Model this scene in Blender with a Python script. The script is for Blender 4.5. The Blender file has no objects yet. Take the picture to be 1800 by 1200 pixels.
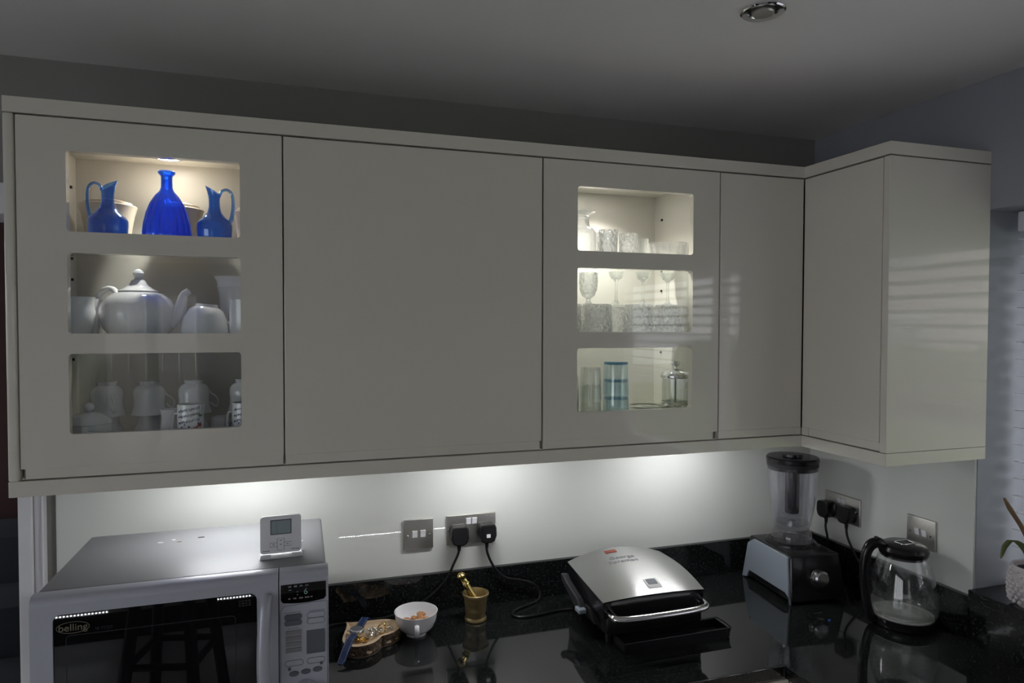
import bpy, bmesh, math, random
from mathutils import Vector, Matrix
random.seed(4)
PI = math.pi
scene = bpy.context.scene
col = scene.collection

# ------------------------------------------------------------------ camera
def cam_axes(yaw, pit, rol):
    cy, sy, cp, sp = math.cos(yaw), math.sin(yaw), math.cos(pit), math.sin(pit)
    f = Vector((-sy * cp, cy * cp, sp)); r = Vector((cy, sy, 0)); u = r.cross(f)
    return math.cos(rol) * r + math.sin(rol) * u, -math.sin(rol) * r + math.cos(rol) * u, f
cr, cu, cf = cam_axes(math.radians(-17.7155), math.radians(-1.5227), math.radians(0.1259))
cd = bpy.data.cameras.new('camera'); cam = bpy.data.objects.new('camera', cd); col.objects.link(cam)
cam.matrix_world = Matrix(((cr.x, cu.x, -cf.x, 0.5242), (cr.y, cu.y, -cf.y, -1.862), (cr.z, cu.z, -cf.z, 1.7121), (0, 0, 0, 1)))
cd.sensor_width = 36; cd.lens = 1172.02 / 1800 * 36; cd.clip_start = 0.02
scene.camera = cam

# ------------------------------------------------------------------ world, exposure
w = bpy.data.worlds.new('overcast_sky'); scene.world = w; w.use_nodes = True
bg = w.node_tree.nodes['Background']; bg.inputs[0].default_value = (0.965, 0.955, 1.01, 1); bg.inputs[1].default_value = 3.35
vs = scene.view_settings
vs.view_transform = 'Standard'; vs.look = 'None'; vs.exposure = 0.0; vs.gamma = 1.0; vs.use_curve_mapping = False
scene.cycles.use_adaptive_sampling = True; scene.cycles.adaptive_threshold = 0.025
scene.cycles.transparent_max_bounces = 26
scene.cycles.max_bounces = 9; scene.cycles.diffuse_bounces = 4; scene.cycles.glossy_bounces = 4; scene.cycles.transmission_bounces = 8
LED_POWER = 102.0       # emission of the under-cabinet bars
PUCK_POWER = 32.0      # emission of the lens of the cabinet lamps
PUCK_WATT = 8.0        # their beam

# ------------------------------------------------------------------ dimensions
XR, ZC, DC = 2.198, 2.337, 0.3276           # right wall, ceiling height, cabinet depth
ZW = 0.90                                   # worktop
X1, X2, X3 = 0.4924, 1.0931, 1.5972         # cabinet joints
ZCT, ZCB, ZDB, ZPB = 2.1507, 2.1198, 1.3998, 1.3686
L2 = 0.284; XI = XR - DC; YO = -DC - L2

# ------------------------------------------------------------------ materials
MATS = {}
def pmat(name, color, rough=0.5, metal=0.0, spec=0.5, emit=None, estr=0.0, coat=0.0, bump=None, noise=None, aniso=0):
    m = bpy.data.materials.new(name); m.use_nodes = True
    nt = m.node_tree; b = nt.nodes['Principled BSDF']
    b.inputs['Base Color'].default_value = (*color, 1); b.inputs['Roughness'].default_value = rough
    b.inputs['Metallic'].default_value = metal; b.inputs['Specular IOR Level'].default_value = spec
    if coat: b.inputs['Coat Weight'].default_value = coat; b.inputs['Coat Roughness'].default_value = 0.04
    if emit: b.inputs['Emission Color'].default_value = (*emit, 1); b.inputs['Emission Strength'].default_value = estr
    if aniso: b.inputs['Anisotropic'].default_value = aniso
    tc = nt.nodes.new('ShaderNodeTexCoord')
    if noise:      # (scale, colour2, low, high)
        n = nt.nodes.new('ShaderNodeTexNoise'); n.inputs['Scale'].default_value = noise[0]; n.inputs['Detail'].default_value = 6
        nt.links.new(tc.outputs['Object'], n.inputs['Vector'])
        r = nt.nodes.new('ShaderNodeValToRGB'); r.color_ramp.elements[0].position = noise[2]; r.color_ramp.elements[1].position = noise[3]
        r.color_ramp.elements[0].color = (*color, 1); r.color_ramp.elements[1].color = (*noise[1], 1)
        nt.links.new(n.outputs['Fac'], r.inputs[0]); nt.links.new(r.outputs[0], b.inputs['Base Color'])
    if bump:       # (scale vector, strength)
        mp = nt.nodes.new('ShaderNodeMapping'); mp.inputs['Scale'].default_value = bump[0]
        n = nt.nodes.new('ShaderNodeTexNoise'); n.inputs['Scale'].default_value = 1.0; n.inputs['Detail'].default_value = 4
        bp = nt.nodes.new('ShaderNodeBump'); bp.inputs['Strength'].default_value = bump[1]; bp.inputs['Distance'].default_value = 0.002
        nt.links.new(tc.outputs['Object'], mp.inputs[0]); nt.links.new(mp.outputs[0], n.inputs['Vector'])
        nt.links.new(n.outputs['Fac'], bp.inputs['Height']); nt.links.new(bp.outputs[0], b.inputs['Normal'])
    MATS[name] = m
    return m

def glassmat(name, tint=(1, 1, 1), ior=1.45, rough=0.0, body=None, bodymix=0.0, refr=0.0, bump=None):
    """thin clear glass: fresnel reflection over straight transmission, with optional body colour and refraction"""
    m = bpy.data.materials.new(name); m.use_nodes = True
    nt = m.node_tree; nt.nodes.clear(); N = nt.nodes.new; L = nt.links.new
    out = N('ShaderNodeOutputMaterial'); tr = N('ShaderNodeBsdfTransparent'); tr.inputs[0].default_value = (*tint, 1)
    gl = N('ShaderNodeBsdfGlossy'); gl.inputs['Roughness'].default_value = rough; gl.inputs[0].default_value = (1, 1, 1, 1)
    fr = N('ShaderNodeFresnel'); ge = N('ShaderNodeNewGeometry'); mi_ = N('ShaderNodeMix')
    mi_.inputs[2].default_value = ior; mi_.inputs[3].default_value = 1 / ior      # same reflectance on both faces of the thin wall
    L(ge.outputs['Backfacing'], mi_.inputs[0]); L(mi_.outputs[0], fr.inputs[0])
    cur = tr.outputs[0]
    nrm = None
    if bump:
        tc = N('ShaderNodeTexCoord'); v = N('ShaderNodeTexVoronoi'); v.inputs['Scale'].default_value = bump[0]
        bp = N('ShaderNodeBump'); bp.inputs['Strength'].default_value = bump[1]; bp.inputs['Distance'].default_value = 0.004
        L(tc.outputs['Object'], v.inputs['Vector']); L(v.outputs['Distance'], bp.inputs['Height']); nrm = bp.outputs[0]
        L(nrm, gl.inputs['Normal']); L(nrm, fr.inputs['Normal'])
    if refr:
        g = N('ShaderNodeBsdfGlass'); g.inputs['IOR'].default_value = ior; g.inputs['Roughness'].default_value = rough
        g.inputs[0].default_value = (*tint, 1)
        if nrm: L(nrm, g.inputs['Normal'])
        mx = N('ShaderNodeMixShader'); mx.inputs[0].default_value = refr; L(cur, mx.inputs[1]); L(g.outputs[0], mx.inputs[2]); cur = mx.outputs[0]
    if body:
        d = N('ShaderNodeBsdfDiffuse'); d.inputs[0].default_value = (*body, 1)
        t = N('ShaderNodeBsdfTranslucent'); t.inputs[0].default_value = (*body, 1)
        m0 = N('ShaderNodeMixShader'); L(d.outputs[0], m0.inputs[1]); L(t.outputs[0], m0.inputs[2])
        mx = N('ShaderNodeMixShader'); mx.inputs[0].default_value = bodymix; L(cur, mx.inputs[1]); L(m0.outputs[0], mx.inputs[2]); cur = mx.outputs[0]
    mx = N('ShaderNodeMixShader'); L(fr.outputs[0], mx.inputs[0]); L(cur, mx.inputs[1]); L(gl.outputs[0], mx.inputs[2])
    L(mx.outputs[0], out.inputs[0])
    MATS[name] = m
    return m

M_door = pmat('cream_gloss', (0.69, 0.655, 0.575), 0.05, spec=0.5)
M_carc = pmat('cream_carcass', (0.60, 0.575, 0.525), 0.35)
M_wall = pmat('grey_wall_paint', (0.27, 0.265, 0.245), 0.8, bump=((60, 60, 60), 0.05))
M_wallr = pmat('blue_grey_wall_paint', (0.31, 0.32, 0.35), 0.7, bump=((60, 60, 60), 0.05))
M_ceil = pmat('ceiling_paint', (0.86, 0.835, 0.82), 0.8, bump=((40, 40, 40), 0.06))
M_trim = pmat('white_trim_paint', (0.70, 0.70, 0.72), 0.25)
M_splash = pmat('pale_green_back_painted_glass', (0.62, 0.635, 0.60), 0.6, spec=0.1, coat=0.75)
M_splash.node_tree.nodes['Principled BSDF'].inputs['Coat Roughness'].default_value = 0.003
M_granite = pmat('black_granite', (0.006, 0.007, 0.007), 0.05, spec=0.55, noise=(150, (0.034, 0.038, 0.036), 0.50, 0.78))
M_floor = pmat('grey_floor_tile', (0.44, 0.445, 0.45), 0.3, noise=(3, (0.50, 0.505, 0.50), 0.3, 0.8))
M_silver = pmat('silver_grey_enamel', (0.43, 0.44, 0.50), 0.38, metal=0.2, noise=(600, (0.46, 0.47, 0.53), 0.3, 0.7))
M_mwtop = pmat('silver_grey_casing', (0.235, 0.24, 0.25), 0.48, metal=0.3)
M_steel = pmat('brushed_steel', (0.52, 0.52, 0.51), 0.22, metal=1.0, bump=((4, 700, 4), 0.35))
M_lid = pmat('brushed_lid_steel', (0.50, 0.50, 0.49), 0.25, metal=1.0, aniso=0.9)
_cx = M_lid.node_tree.nodes.new('ShaderNodeCombineXYZ'); _cx.inputs[1].default_value = 1.0      # highlight stretches across the brush lines
M_lid.node_tree.links.new(_cx.outputs[0], M_lid.node_tree.nodes['Principled BSDF'].inputs['Tangent'])
M_chrome = pmat('chrome', (0.75, 0.75, 0.76), 0.10, metal=1.0)
M_plate = pmat('brushed_nickel_plate', (0.60, 0.585, 0.55), 0.36, metal=1.0, bump=((6, 6, 700), 0.08))
M_black = pmat('black_plastic', (0.009, 0.009, 0.010), 0.20, spec=0.32)
M_blackm = pmat('matt_black_plastic', (0.008, 0.008, 0.0085), 0.35, spec=0.25)
M_dkgrey = pmat('dark_grey_plastic', (0.02, 0.02, 0.022), 0.5, spec=0.25)
M_white = pmat('white_plastic', (0.78, 0.78, 0.80), 0.3)
M_china = pmat('white_china', (0.80, 0.80, 0.82), 0.10, coat=0.4)
M_creamchina = pmat('cream_china', (0.66, 0.58, 0.48), 0.25)
M_lcd = pmat('grey_lcd', (0.30, 0.36, 0.38), 0.15)
M_ink = pmat('grey_ink', (0.16, 0.17, 0.19), 0.5)
M_slate = pmat('slate_button', (0.10, 0.11, 0.13), 0.4)
M_gold = pmat('gold_ink', (0.17, 0.145, 0.10), 0.5)
M_brass = pmat('brass', (0.27, 0.20, 0.09), 0.42, metal=0.6, noise=(40, (0.21, 0.155, 0.07), 0.35, 0.75))
M_brassb = pmat('polished_brass', (0.62, 0.47, 0.17), 0.2, metal=1.0)
M_wood = pmat('pale_wood', (0.60, 0.43, 0.27), 0.5, noise=(45, (0.72, 0.55, 0.37), 0.3, 0.7))
M_bark = pmat('bark', (0.05, 0.03, 0.018), 0.9, noise=(130, (0.21, 0.14, 0.09), 0.42, 0.72), bump=((150, 150, 40), 0.9))
M_navy = pmat('navy_leather', (0.012, 0.03, 0.10), 0.45)
M_stitch = pmat('pale_stitching', (0.25, 0.30, 0.42), 0.7)
M_almond = pmat('almond_skin', (0.32, 0.13, 0.04), 0.55, noise=(200, (0.45, 0.21, 0.075), 0.3, 0.7))
M_silverj = pmat('jewellery_silver', (0.75, 0.74, 0.72), 0.12, metal=1.0)
M_goldj = pmat('jewellery_gold', (0.70, 0.46, 0.16), 0.15, metal=1.0)
M_amber = pmat('amber_lens', (0.22, 0.035, 0.015), 0.2)
M_sideg = pmat('blender_side_grey', (0.24, 0.27, 0.31), 0.35, metal=0.2)
M_leaf = pmat('green_leaf', (0.07, 0.095, 0.025), 0.5, noise=(18, (0.15, 0.13, 0.04), 0.4, 0.7))
M_leafb = pmat('browned_leaf', (0.15, 0.065, 0.028), 0.6, noise=(25, (0.15, 0.12, 0.045), 0.4, 0.7))
M_pot = pmat('hobnail_ceramic', (0.55, 0.52, 0.52), 0.25)
M_soil = pmat('potting_soil', (0.025, 0.018, 0.012), 0.95)
M_slat = pmat('white_blind_slat', (0.74, 0.74, 0.76), 0.4)
M_cord = pmat('cord_white', (0.6, 0.6, 0.6), 0.8)
M_hallw = pmat('dark_brown_hall_wall', (0.035, 0.012, 0.009), 0.8)
M_hallf = pmat('hall_carpet', (0.018, 0.026, 0.033), 0.95)
M_stool = pmat('dark_stained_wood', (0.02, 0.022, 0.026), 0.4)
M_lawn = pmat('lawn', (0.10, 0.16, 0.05), 0.95, noise=(8, (0.16, 0.22, 0.08), 0.3, 0.7))
M_hedge = pmat('hedge', (0.05, 0.10, 0.03), 0.95, noise=(14, (0.13, 0.20, 0.07), 0.35, 0.7))
M_render = pmat('house_render', (0.62, 0.57, 0.52), 0.85)
M_roof = pmat('roof_tile', (0.14, 0.07, 0.05), 0.85)
M_paving = pmat('pale_paving', (0.34, 0.35, 0.38), 0.85, noise=(4, (0.42, 0.43, 0.46), 0.3, 0.7))
M_redink = pmat('red_print', (0.50, 0.07, 0.04), 0.3)
M_greenink = pmat('green_print', (0.12, 0.26, 0.05), 0.3)
M_blueink = pmat('blue_print', (0.03, 0.06, 0.26), 0.3)
M_led = pmat('led_diffuser', (0.9, 0.9, 0.9), 0.4, emit=(0.975, 0.98, 1.0), estr=LED_POWER)
M_puck = pmat('cabinet_lamp_lens', (0.9, 0.9, 0.9), 0.4, emit=(1.0, 0.96, 0.88), estr=PUCK_POWER)
M_ledchip = pmat('led_chip', (0.9, 0.9, 0.9), 0.4, emit=(0.9, 0.96, 1.0), estr=120.0)
M_digit = pmat('lit_display_digit', (0.02, 0.02, 0.02), 0.4, emit=(0.40, 0.70, 0.62), estr=0.10)
M_digitr = pmat('lit_display_legend', (0.02, 0.02, 0.02), 0.4, emit=(0.7, 0.6, 0.58), estr=0.06)
M_heat = pmat('heating_plate', (0.62, 0.61, 0.58), 0.45, metal=0.1)
M_blue_bit = pmat('blue_plastic', (0.01, 0.06, 0.30), 0.3)
G_pane = glassmat('clear_pane', (0.97, 0.985, 0.98), 1.33)
G_shelf = glassmat('glass_shelf', (0.965, 0.985, 0.98), 1.3)
G_blue = glassmat('cobalt_glass', (0.24, 0.52, 1.0), 1.6, refr=0.30, body=(0.012, 0.20, 1.0), bodymix=0.08)
G_bluej = glassmat('blue_jug_glass', (0.42, 0.65, 0.96), 1.6, refr=0.25, body=(0.05, 0.20, 0.66), bodymix=0.13)
G_aqua = glassmat('aqua_glass', (0.945, 0.98, 0.988), 1.6, refr=0.12, body=(0.35, 0.62, 0.75), bodymix=0.04)
G_aquarim = glassmat('aqua_glass_base', (0.55, 0.80, 0.90), 1.45, body=(0.06, 0.28, 0.50), bodymix=0.3)
G_clear = glassmat('clear_glass', (0.975, 0.985, 0.98), 1.6, refr=0.35, body=(0.9, 0.92, 0.95), bodymix=0.02)
G_cryst = glassmat('cut_crystal', (0.985, 0.99, 0.995), 1.6, rough=0.03, refr=0.7, bump=(110, 1.0), body=(0.92, 0.94, 0.98), bodymix=0.02)
G_ribbed = glassmat('ribbed_crystal', (0.985, 0.99, 0.995), 1.6, rough=0.03, refr=0.65, body=(0.92, 0.94, 0.98), bodymix=0.03)
G_kettle = glassmat('kettle_glass', (0.975, 0.98, 0.985), 1.5, refr=0.10)
G_jar = glassmat('smoky_jar_plastic', (0.94, 0.94, 0.96), 1.5, rough=0.03, refr=0.25, body=(0.55, 0.55, 0.62), bodymix=0.025)
G_water = glassmat('water', (0.90, 0.92, 0.90), 1.33, body=(0.6, 0.6, 0.56), bodymix=0.12)
G_oven = pmat('dark_oven_glass', (0.006, 0.006, 0.007), 0.012, spec=0.5)

# ------------------------------------------------------------------ mesh helpers
class MB:
    def __init__(s): s.v = []; s.f = []; s.mi = []; s.hard = True
    def add(s, V, F, mi=0):
        o = len(s.v); s.v += [tuple(p) for p in V]; s.f += [tuple(i + o for i in f) for f in F]; s.mi += [mi] * len(F); return s
    def box(s, x0, x1, y0, y1, z0, z1, b=0.0, seg=2, mi=0):
        bm = bmesh.new(); bmesh.ops.create_cube(bm, size=1)
        for v in bm.verts: v.co = ((x0 + x1) / 2 + v.co.x * (x1 - x0), (y0 + y1) / 2 + v.co.y * (y1 - y0), (z0 + z1) / 2 + v.co.z * (z1 - z0))
        if b > 0.0035: s.hard = False
        if b: bmesh.ops.bevel(bm, geom=list(bm.edges), offset=b, segments=seg, affect='EDGES', profile=0.5)
        return s.bm(bm, mi)
    def bm(s, bm, mi=0):
        bm.verts.index_update()
        V = [v.co[:] for v in bm.verts]; F = [[v.index for v in f.verts] for f in bm.faces]; bm.free(); return s.add(V, F, mi)
    def lathe(s, prof, n=40, c=(0, 0, 0), rib=None, mi=0, closed=False, ax='z'):
        s.hard = False
        V = []; F = []; rows = []
        for i, (r, z) in enumerate(prof):
            if r < 1e-6: V.append((c[0], c[1], c[2] + z)); rows.append([len(V) - 1] * n); continue
            row = []
            for k in range(n):
                a = 2 * PI * k / n; rr = r * (rib(a, i) if rib else 1)
                V.append((c[0] + rr * math.cos(a), c[1] + rr * math.sin(a), c[2] + z)); row.append(len(V) - 1)
            rows.append(row)
        prs = list(zip(rows, rows[1:])) + ([(rows[-1], rows[0])] if closed else [])
        for A, B in prs:
            for k in range(n):
                q = [A[k], A[(k + 1) % n], B[(k + 1) % n], B[k]]
                u = []
                for i in q:
                    if i not in u: u.append(i)
                if len(u) > 2: F.append(u)
        return s.add(V, F, mi)
    def tube(s, pts, r, n=12, mi=0, smooth=0, flat=None, caps=True):
        P = [Vector(p) for p in pts]; s.hard = False
        rad = list(r) if isinstance(r, (list, tuple)) else [r] * len(P)
        if smooth:
            Q = []; RR = []
            for i in range(len(P) - 1):
                p0, p1, p2, p3 = P[max(i - 1, 0)], P[i], P[i + 1], P[min(i + 2, len(P) - 1)]
                for k in range(smooth):
                    t = k / smooth
                    Q.append(0.5 * ((2 * p1) + (p2 - p0) * t + (2 * p0 - 5 * p1 + 4 * p2 - p3) * t * t + (3 * p1 - p0 - 3 * p2 + p3) * t ** 3))
                    RR.append(rad[i] * (1 - t) + rad[i + 1] * t)
            Q.append(P[-1]); RR.append(rad[-1]); P, rad = Q, RR
        V = []; F = []; prev = None
        for i, p in enumerate(P):
            t = (P[min(i + 1, len(P) - 1)] - P[max(i - 1, 0)]).normalized()
            if prev is None:
                a = Vector((0, 0, 1)) if abs(t.z) < 0.9 else Vector((1, 0, 0))
                nrm = (a - t * a.dot(t)).normalized()
            else: nrm = (prev - t * prev.dot(t)).normalized()
            prev = nrm; bi = t.cross(nrm)
            fx, fy = flat or (1, 1)
            for k in range(n):
                a = 2 * PI * k / n; V.append(p + nrm * (rad[i] * fx * math.cos(a)) + bi * (rad[i] * fy * math.sin(a)))
        for i in range(len(P) - 1):
            for k in range(n):
                F.append([i * n + k, i * n + (k + 1) % n, (i + 1) * n + (k + 1) % n, (i + 1) * n + k])
        if caps: F.append(list(range(n))[::-1]); F.append([(len(P) - 1) * n + k for k in range(n)])
        return s.add(V, F, mi)
    def prism(s, outline, h0, h1, axis='z', mi=0, b=0.0):
        """closed 2D outline swept along axis; axis y: outline is (x, z); axis x: outline is (y, z)"""
        bm = bmesh.new()
        def P(a, c, h): return (a, c, h) if axis == 'z' else ((a, h, c) if axis == 'y' else (h, a, c))
        vs_ = [bm.verts.new(P(a, c, h0)) for a, c in outline]
        f = bm.faces.new(vs_)
        r = bmesh.ops.extrude_face_region(bm, geom=[f])
        d = Vector(P(0, 0, h1)) - Vector(P(0, 0, h0))
        for v in [g for g in r['geom'] if isinstance(g, bmesh.types.BMVert)]: v.co += d
        bmesh.ops.recalc_face_normals(bm, faces=bm.faces)
        if b: bmesh.ops.bevel(bm, geom=list(bm.edges), offset=b, segments=2, affect='EDGES', profile=0.5)
        return s.bm(bm, mi)
    def plate(s, outer, holes, y0, y1, mi=0):
        """vertical plate (x, z outline) with holes, from y0 (front) to y1"""
        bm = bmesh.new(); edges = []
        for lp in [outer] + holes:
            vv = [bm.verts.new((a, y0, c)) for a, c in lp]
            for i in range(len(vv)): edges.append(bm.edges.new((vv[i], vv[(i + 1) % len(vv)])))
        bmesh.ops.triangle_fill(bm, use_beauty=True, edges=edges)
        fs = list(bm.faces)
        r = bmesh.ops.extrude_face_region(bm, geom=fs)
        for v in [g for g in r['geom'] if isinstance(g, bmesh.types.BMVert)]: v.co.y += y1 - y0
        bmesh.ops.recalc_face_normals(bm, faces=bm.faces)
        return s.bm(bm, mi)
    def ball(s, c, r, n=14, m=8, mi=0, sc=(1, 1, 1), rot=None):
        s.hard = False
        bm = bmesh.new(); bmesh.ops.create_uvsphere(bm, u_segments=n, v_segments=m, radius=1)
        for v in bm.verts:
            p = Vector((v.co.x * r * sc[0], v.co.y * r * sc[1], v.co.z * r * sc[2]))
            if rot: p = rot @ p
            v.co = p + Vector(c)
        return s.bm(bm, mi)
    def xf(s, M):
        s.v = [tuple(M @ Vector(p)) for p in s.v]; return s
    def build(s, name, mats, parent=None, smooth=0.6):
        me = bpy.data.meshes.new(name); me.from_pydata(s.v, [], s.f)
        for m in (mats if isinstance(mats, (list, tuple)) else [mats]): me.materials.append(m)
        if any(s.mi): me.polygons.foreach_set('material_index', s.mi)
        bm = bmesh.new(); bm.from_mesh(me); bmesh.ops.recalc_face_normals(bm, faces=bm.faces); bm.to_mesh(me); bm.free()
        if smooth: me.shade_smooth(); me.set_sharp_from_angle(angle=0.3 if (s.hard and smooth == 0.6) else smooth)
        me.update()
        o = bpy.data.objects.new(name, me); col.objects.link(o)
        if parent: o.parent = parent
        return o

def rrect(x0, x1, z0, z1, r, n=5):
    P = []
    for cx, cz, a0 in ((x1 - r, z1 - r, 0), (x0 + r, z1 - r, PI / 2), (x0 + r, z0 + r, PI), (x1 - r, z0 + r, 1.5 * PI)):
        for k in range(n + 1):
            a = a0 + PI / 2 * k / n; P.append((cx + r * math.cos(a), cz + r * math.sin(a)))
    return P
def rect(x0, x1, z0, z1): return [(x0, z0), (x1, z0), (x1, z1), (x0, z1)]
def tag(o, label, cat=None, group=None, kind=None):
    if label: o['label'] = label
    if cat: o['category'] = cat
    if group: o['group'] = group
    if kind: o['kind'] = kind
    return o
def thing(name, label, cat, loc=(0, 0, 0), rz=0.0, group=None):
    o = bpy.data.objects.new(name, None); col.objects.link(o); o.location = loc; o.rotation_euler = (0, 0, rz); o.empty_display_size = 0.02
    return tag(o, label, cat, group)
def struct(name, mb, mat, label=None, parent=None, smooth=0):
    o = mb.build(name, mat, parent, smooth); o['kind'] = 'structure'
    if label: o['label'] = label
    return o
def copy_tree(o, loc, rz=0.0, label=None, parent=None):
    c = o.copy(); col.objects.link(c); c.parent = parent
    if parent is None: c.location = loc; c.rotation_euler = (0, 0, rz)
    if label: c['label'] = label
    for ch in o.children: copy_tree(ch, None, parent=c)
    return c
def text_part(name, body, size, mat, parent, mapf, depth=0.0004, align='CENTER'):
    """lettering as a thin mesh; mapf maps (x, y, h) of the flat lettering to the surface"""
    cu_ = bpy.data.curves.new(name, 'FONT'); cu_.body = body; cu_.size = size; cu_.align_x = align; cu_.align_y = 'CENTER'; cu_.extrude = depth / 2
    to = bpy.data.objects.new(name, cu_); col.objects.link(to)
    dg = bpy.context.evaluated_depsgraph_get(); me = bpy.data.meshes.new_from_object(to.evaluated_get(dg))
    bpy.data.objects.remove(to); bpy.data.curves.remove(cu_)
    for v in me.vertices: v.co = mapf(v.co.x, v.co.y, v.co.z + depth / 2)
    me.materials.clear(); me.materials.append(mat)
    o = bpy.data.objects.new(name, me); col.objects.link(o); o.parent = parent
    return o

# ================================================================== THE ROOM
YB, XL = -6.5, -3.2          # rear wall, left wall
struct('floor', MB().box(XL, 3.0, YB, 2.2, -0.05, 0), M_floor, 'grey tiled kitchen floor')
struct('ceiling', MB().box(XL, XR + 0.3, YB, 2.2, ZC, ZC + 0.1), M_ceil, 'plain white plastered ceiling')
# back wall with doorway to the hall at its left end
DX0, DX1, DZ = -0.95, -0.108, 1.985
struct('wall_back', MB().plate([(XL, 0), (DX0, 0), (DX0, DZ), (DX1, DZ), (DX1, 0), (XR + 0.3, 0), (XR + 0.3, ZC), (XL, ZC)], [], 0.0, 0.12), M_wall, 'dark grey painted wall behind and above the wall cabinets')
# right wall with window opening
WY0, WY1, WZ0, WZ1 = -0.592, -2.5, 1.0, 2.005
mb = MB()
mb.box(XR, XR + 0.30, WY0, 0.12, 0, ZC); mb.box(XR, XR + 0.30, YB, WY1, 0, ZC); mb.box(XR, XR + 0.30, WY1, WY0, 0, WZ0); mb.box(XR, XR + 0.30, WY1, WY0, WZ1, ZC)
struct('wall_right', mb, M_wallr, 'blue-grey painted wall around the window recess')
# left wall with a patio opening added for ambient daylight, rear wall with french door
mb = MB(); mb.box(XL - 0.2, XL, -1.8, 0.12, 0, ZC); mb.box(XL - 0.2, XL, YB, -5.4, 0, ZC); mb.box(XL - 0.2, XL, -5.4, -1.8, 2.15, ZC)
struct('wall_left', mb, M_wall)
FX0, FX1, FZ = -1.45, -0.42, 2.1
struct('wall_rear', MB().plate([(XL, 0), (FX0, 0), (FX0, FZ), (FX1, FZ), (FX1, 0), (3.0, 0), (3.0, ZC), (XL, ZC)], [], YB, YB - 0.2), M_wallr)
# unseen patio glazing, added in the left wall to let daylight in
po = struct('added_patio_window', MB().box(XL - 0.12, XL - 0.06, -5.4, -1.8, 2.09, 2.15).box(XL - 0.12, XL - 0.06, -5.4, -1.8, 0.0, 0.07), M_trim)
for k in range(5):
    yy = -5.4 + 3.6 * k / 4; MB().box(XL - 0.12, XL - 0.06, max(-5.4, yy - 0.035), min(-1.8, yy + 0.035), 0.07, 2.09).build('mullion', M_trim, po, 0)
for k in range(4):
    y0 = -5.365 + 3.6 * k / 4; MB().box(XL - 0.095, XL - 0.09, y0, y0 + 0.83, 0.07, 2.09).build('pane', G_pane, po, 0)
fd = struct('door_2', MB().plate(rect(FX0, FX1, 0, FZ), [rect(FX0 + 0.09, (FX0 + FX1) / 2 - 0.05, 0.15, FZ - 0.1), rect((FX0 + FX1) / 2 + 0.05, FX1 - 0.09, 0.15, FZ - 0.1)], YB - 0.05, YB - 0.1), M_trim)
MB().box(FX0 + 0.09, (FX0 + FX1) / 2 - 0.05, YB - 0.08, YB - 0.075, 0.15, FZ - 0.1).build('pane', G_pane, fd, 0)
MB().box((FX0 + FX1) / 2 + 0.05, FX1 - 0.09, YB - 0.08, YB - 0.075, 0.15, FZ - 0.1).build('pane', G_pane, fd, 0)
# doorway trim (architrave) beside the splashback: stepped moulding
t1 = struct('trim_1', MB().box(-0.108, -0.079, -0.030, 0.13, 0, 2.04, 0.003), M_trim, 'white door architrave at the left end of the back wall', smooth=0.6)
MB().box(-0.079, -0.062, -0.022, 0, 0, 2.04, 0.004).build('moulding_step', M_trim, t1, 0.6)
MB().box(-0.062, -0.0575, -0.026, 0, 0, 2.04, 0.002).build('moulding_bead', M_trim, t1, 0.6)
MB().box(-0.95, -0.108, -0.030, 0.13, 1.963, 2.036, 0.003).build('architrave_head', M_trim, t1, 0.6)
MB().box(-0.98, -0.95, -0.030, 0.13, 0, 2.04, 0.003).build('architrave_jamb', M_trim, t1, 0.6)
# hall beyond the doorway
struct('wall_hall', MB().box(-2.4, 0.3, 1.9, 2.0, 0, ZC).box(-0.02, 0.1, 0.12, 1.9, 0, ZC), M_hallw, 'dark brown hall wall beyond the doorway')
st = thing('hall_step', 'carpeted blue-grey stair steps in the dark hall beyond the doorway', 'stairs', (-0.62, 1.2, 0))
MB().box(-0.45, 0.36, 0.35, 0.68, 0, 0.78, 0.01).build('upper_step', M_hallf, st); MB().box(-0.45, 0.36, 0.05, 0.35, 0, 0.58, 0.01).build('middle_step', M_hallf, st)
MB().box(-0.45, 0.36, -0.25, 0.05, 0, 0.38, 0.01).build('lower_step', M_hallf, st)

# window 1 in the right wall: frame and panes
wx = XR + 0.22
wo = struct('window_1', MB().box(wx, wx + 0.06, WY1, WY0, WZ0, WZ0 + 0.06).box(wx, wx + 0.06, WY1, WY0, WZ1 - 0.06, WZ1), M_trim, 'white framed window behind the venetian blind')
for yy in (WY1, -1.56, WY0 - 0.06): MB().box(wx, wx + 0.06, yy, yy + 0.06, WZ0 + 0.06, WZ1 - 0.06).build('mullion', M_trim, wo, 0)
MB().box(wx + 0.025, wx + 0.03, WY1 + 0.06, -1.56, WZ0 + 0.06, WZ1 - 0.06).build('pane', G_pane, wo, 0)
MB().box(wx + 0.025, wx + 0.03, -1.50, WY0 - 0.06, WZ0 + 0.06, WZ1 - 0.06).build('pane', G_pane, wo, 0)

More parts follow.
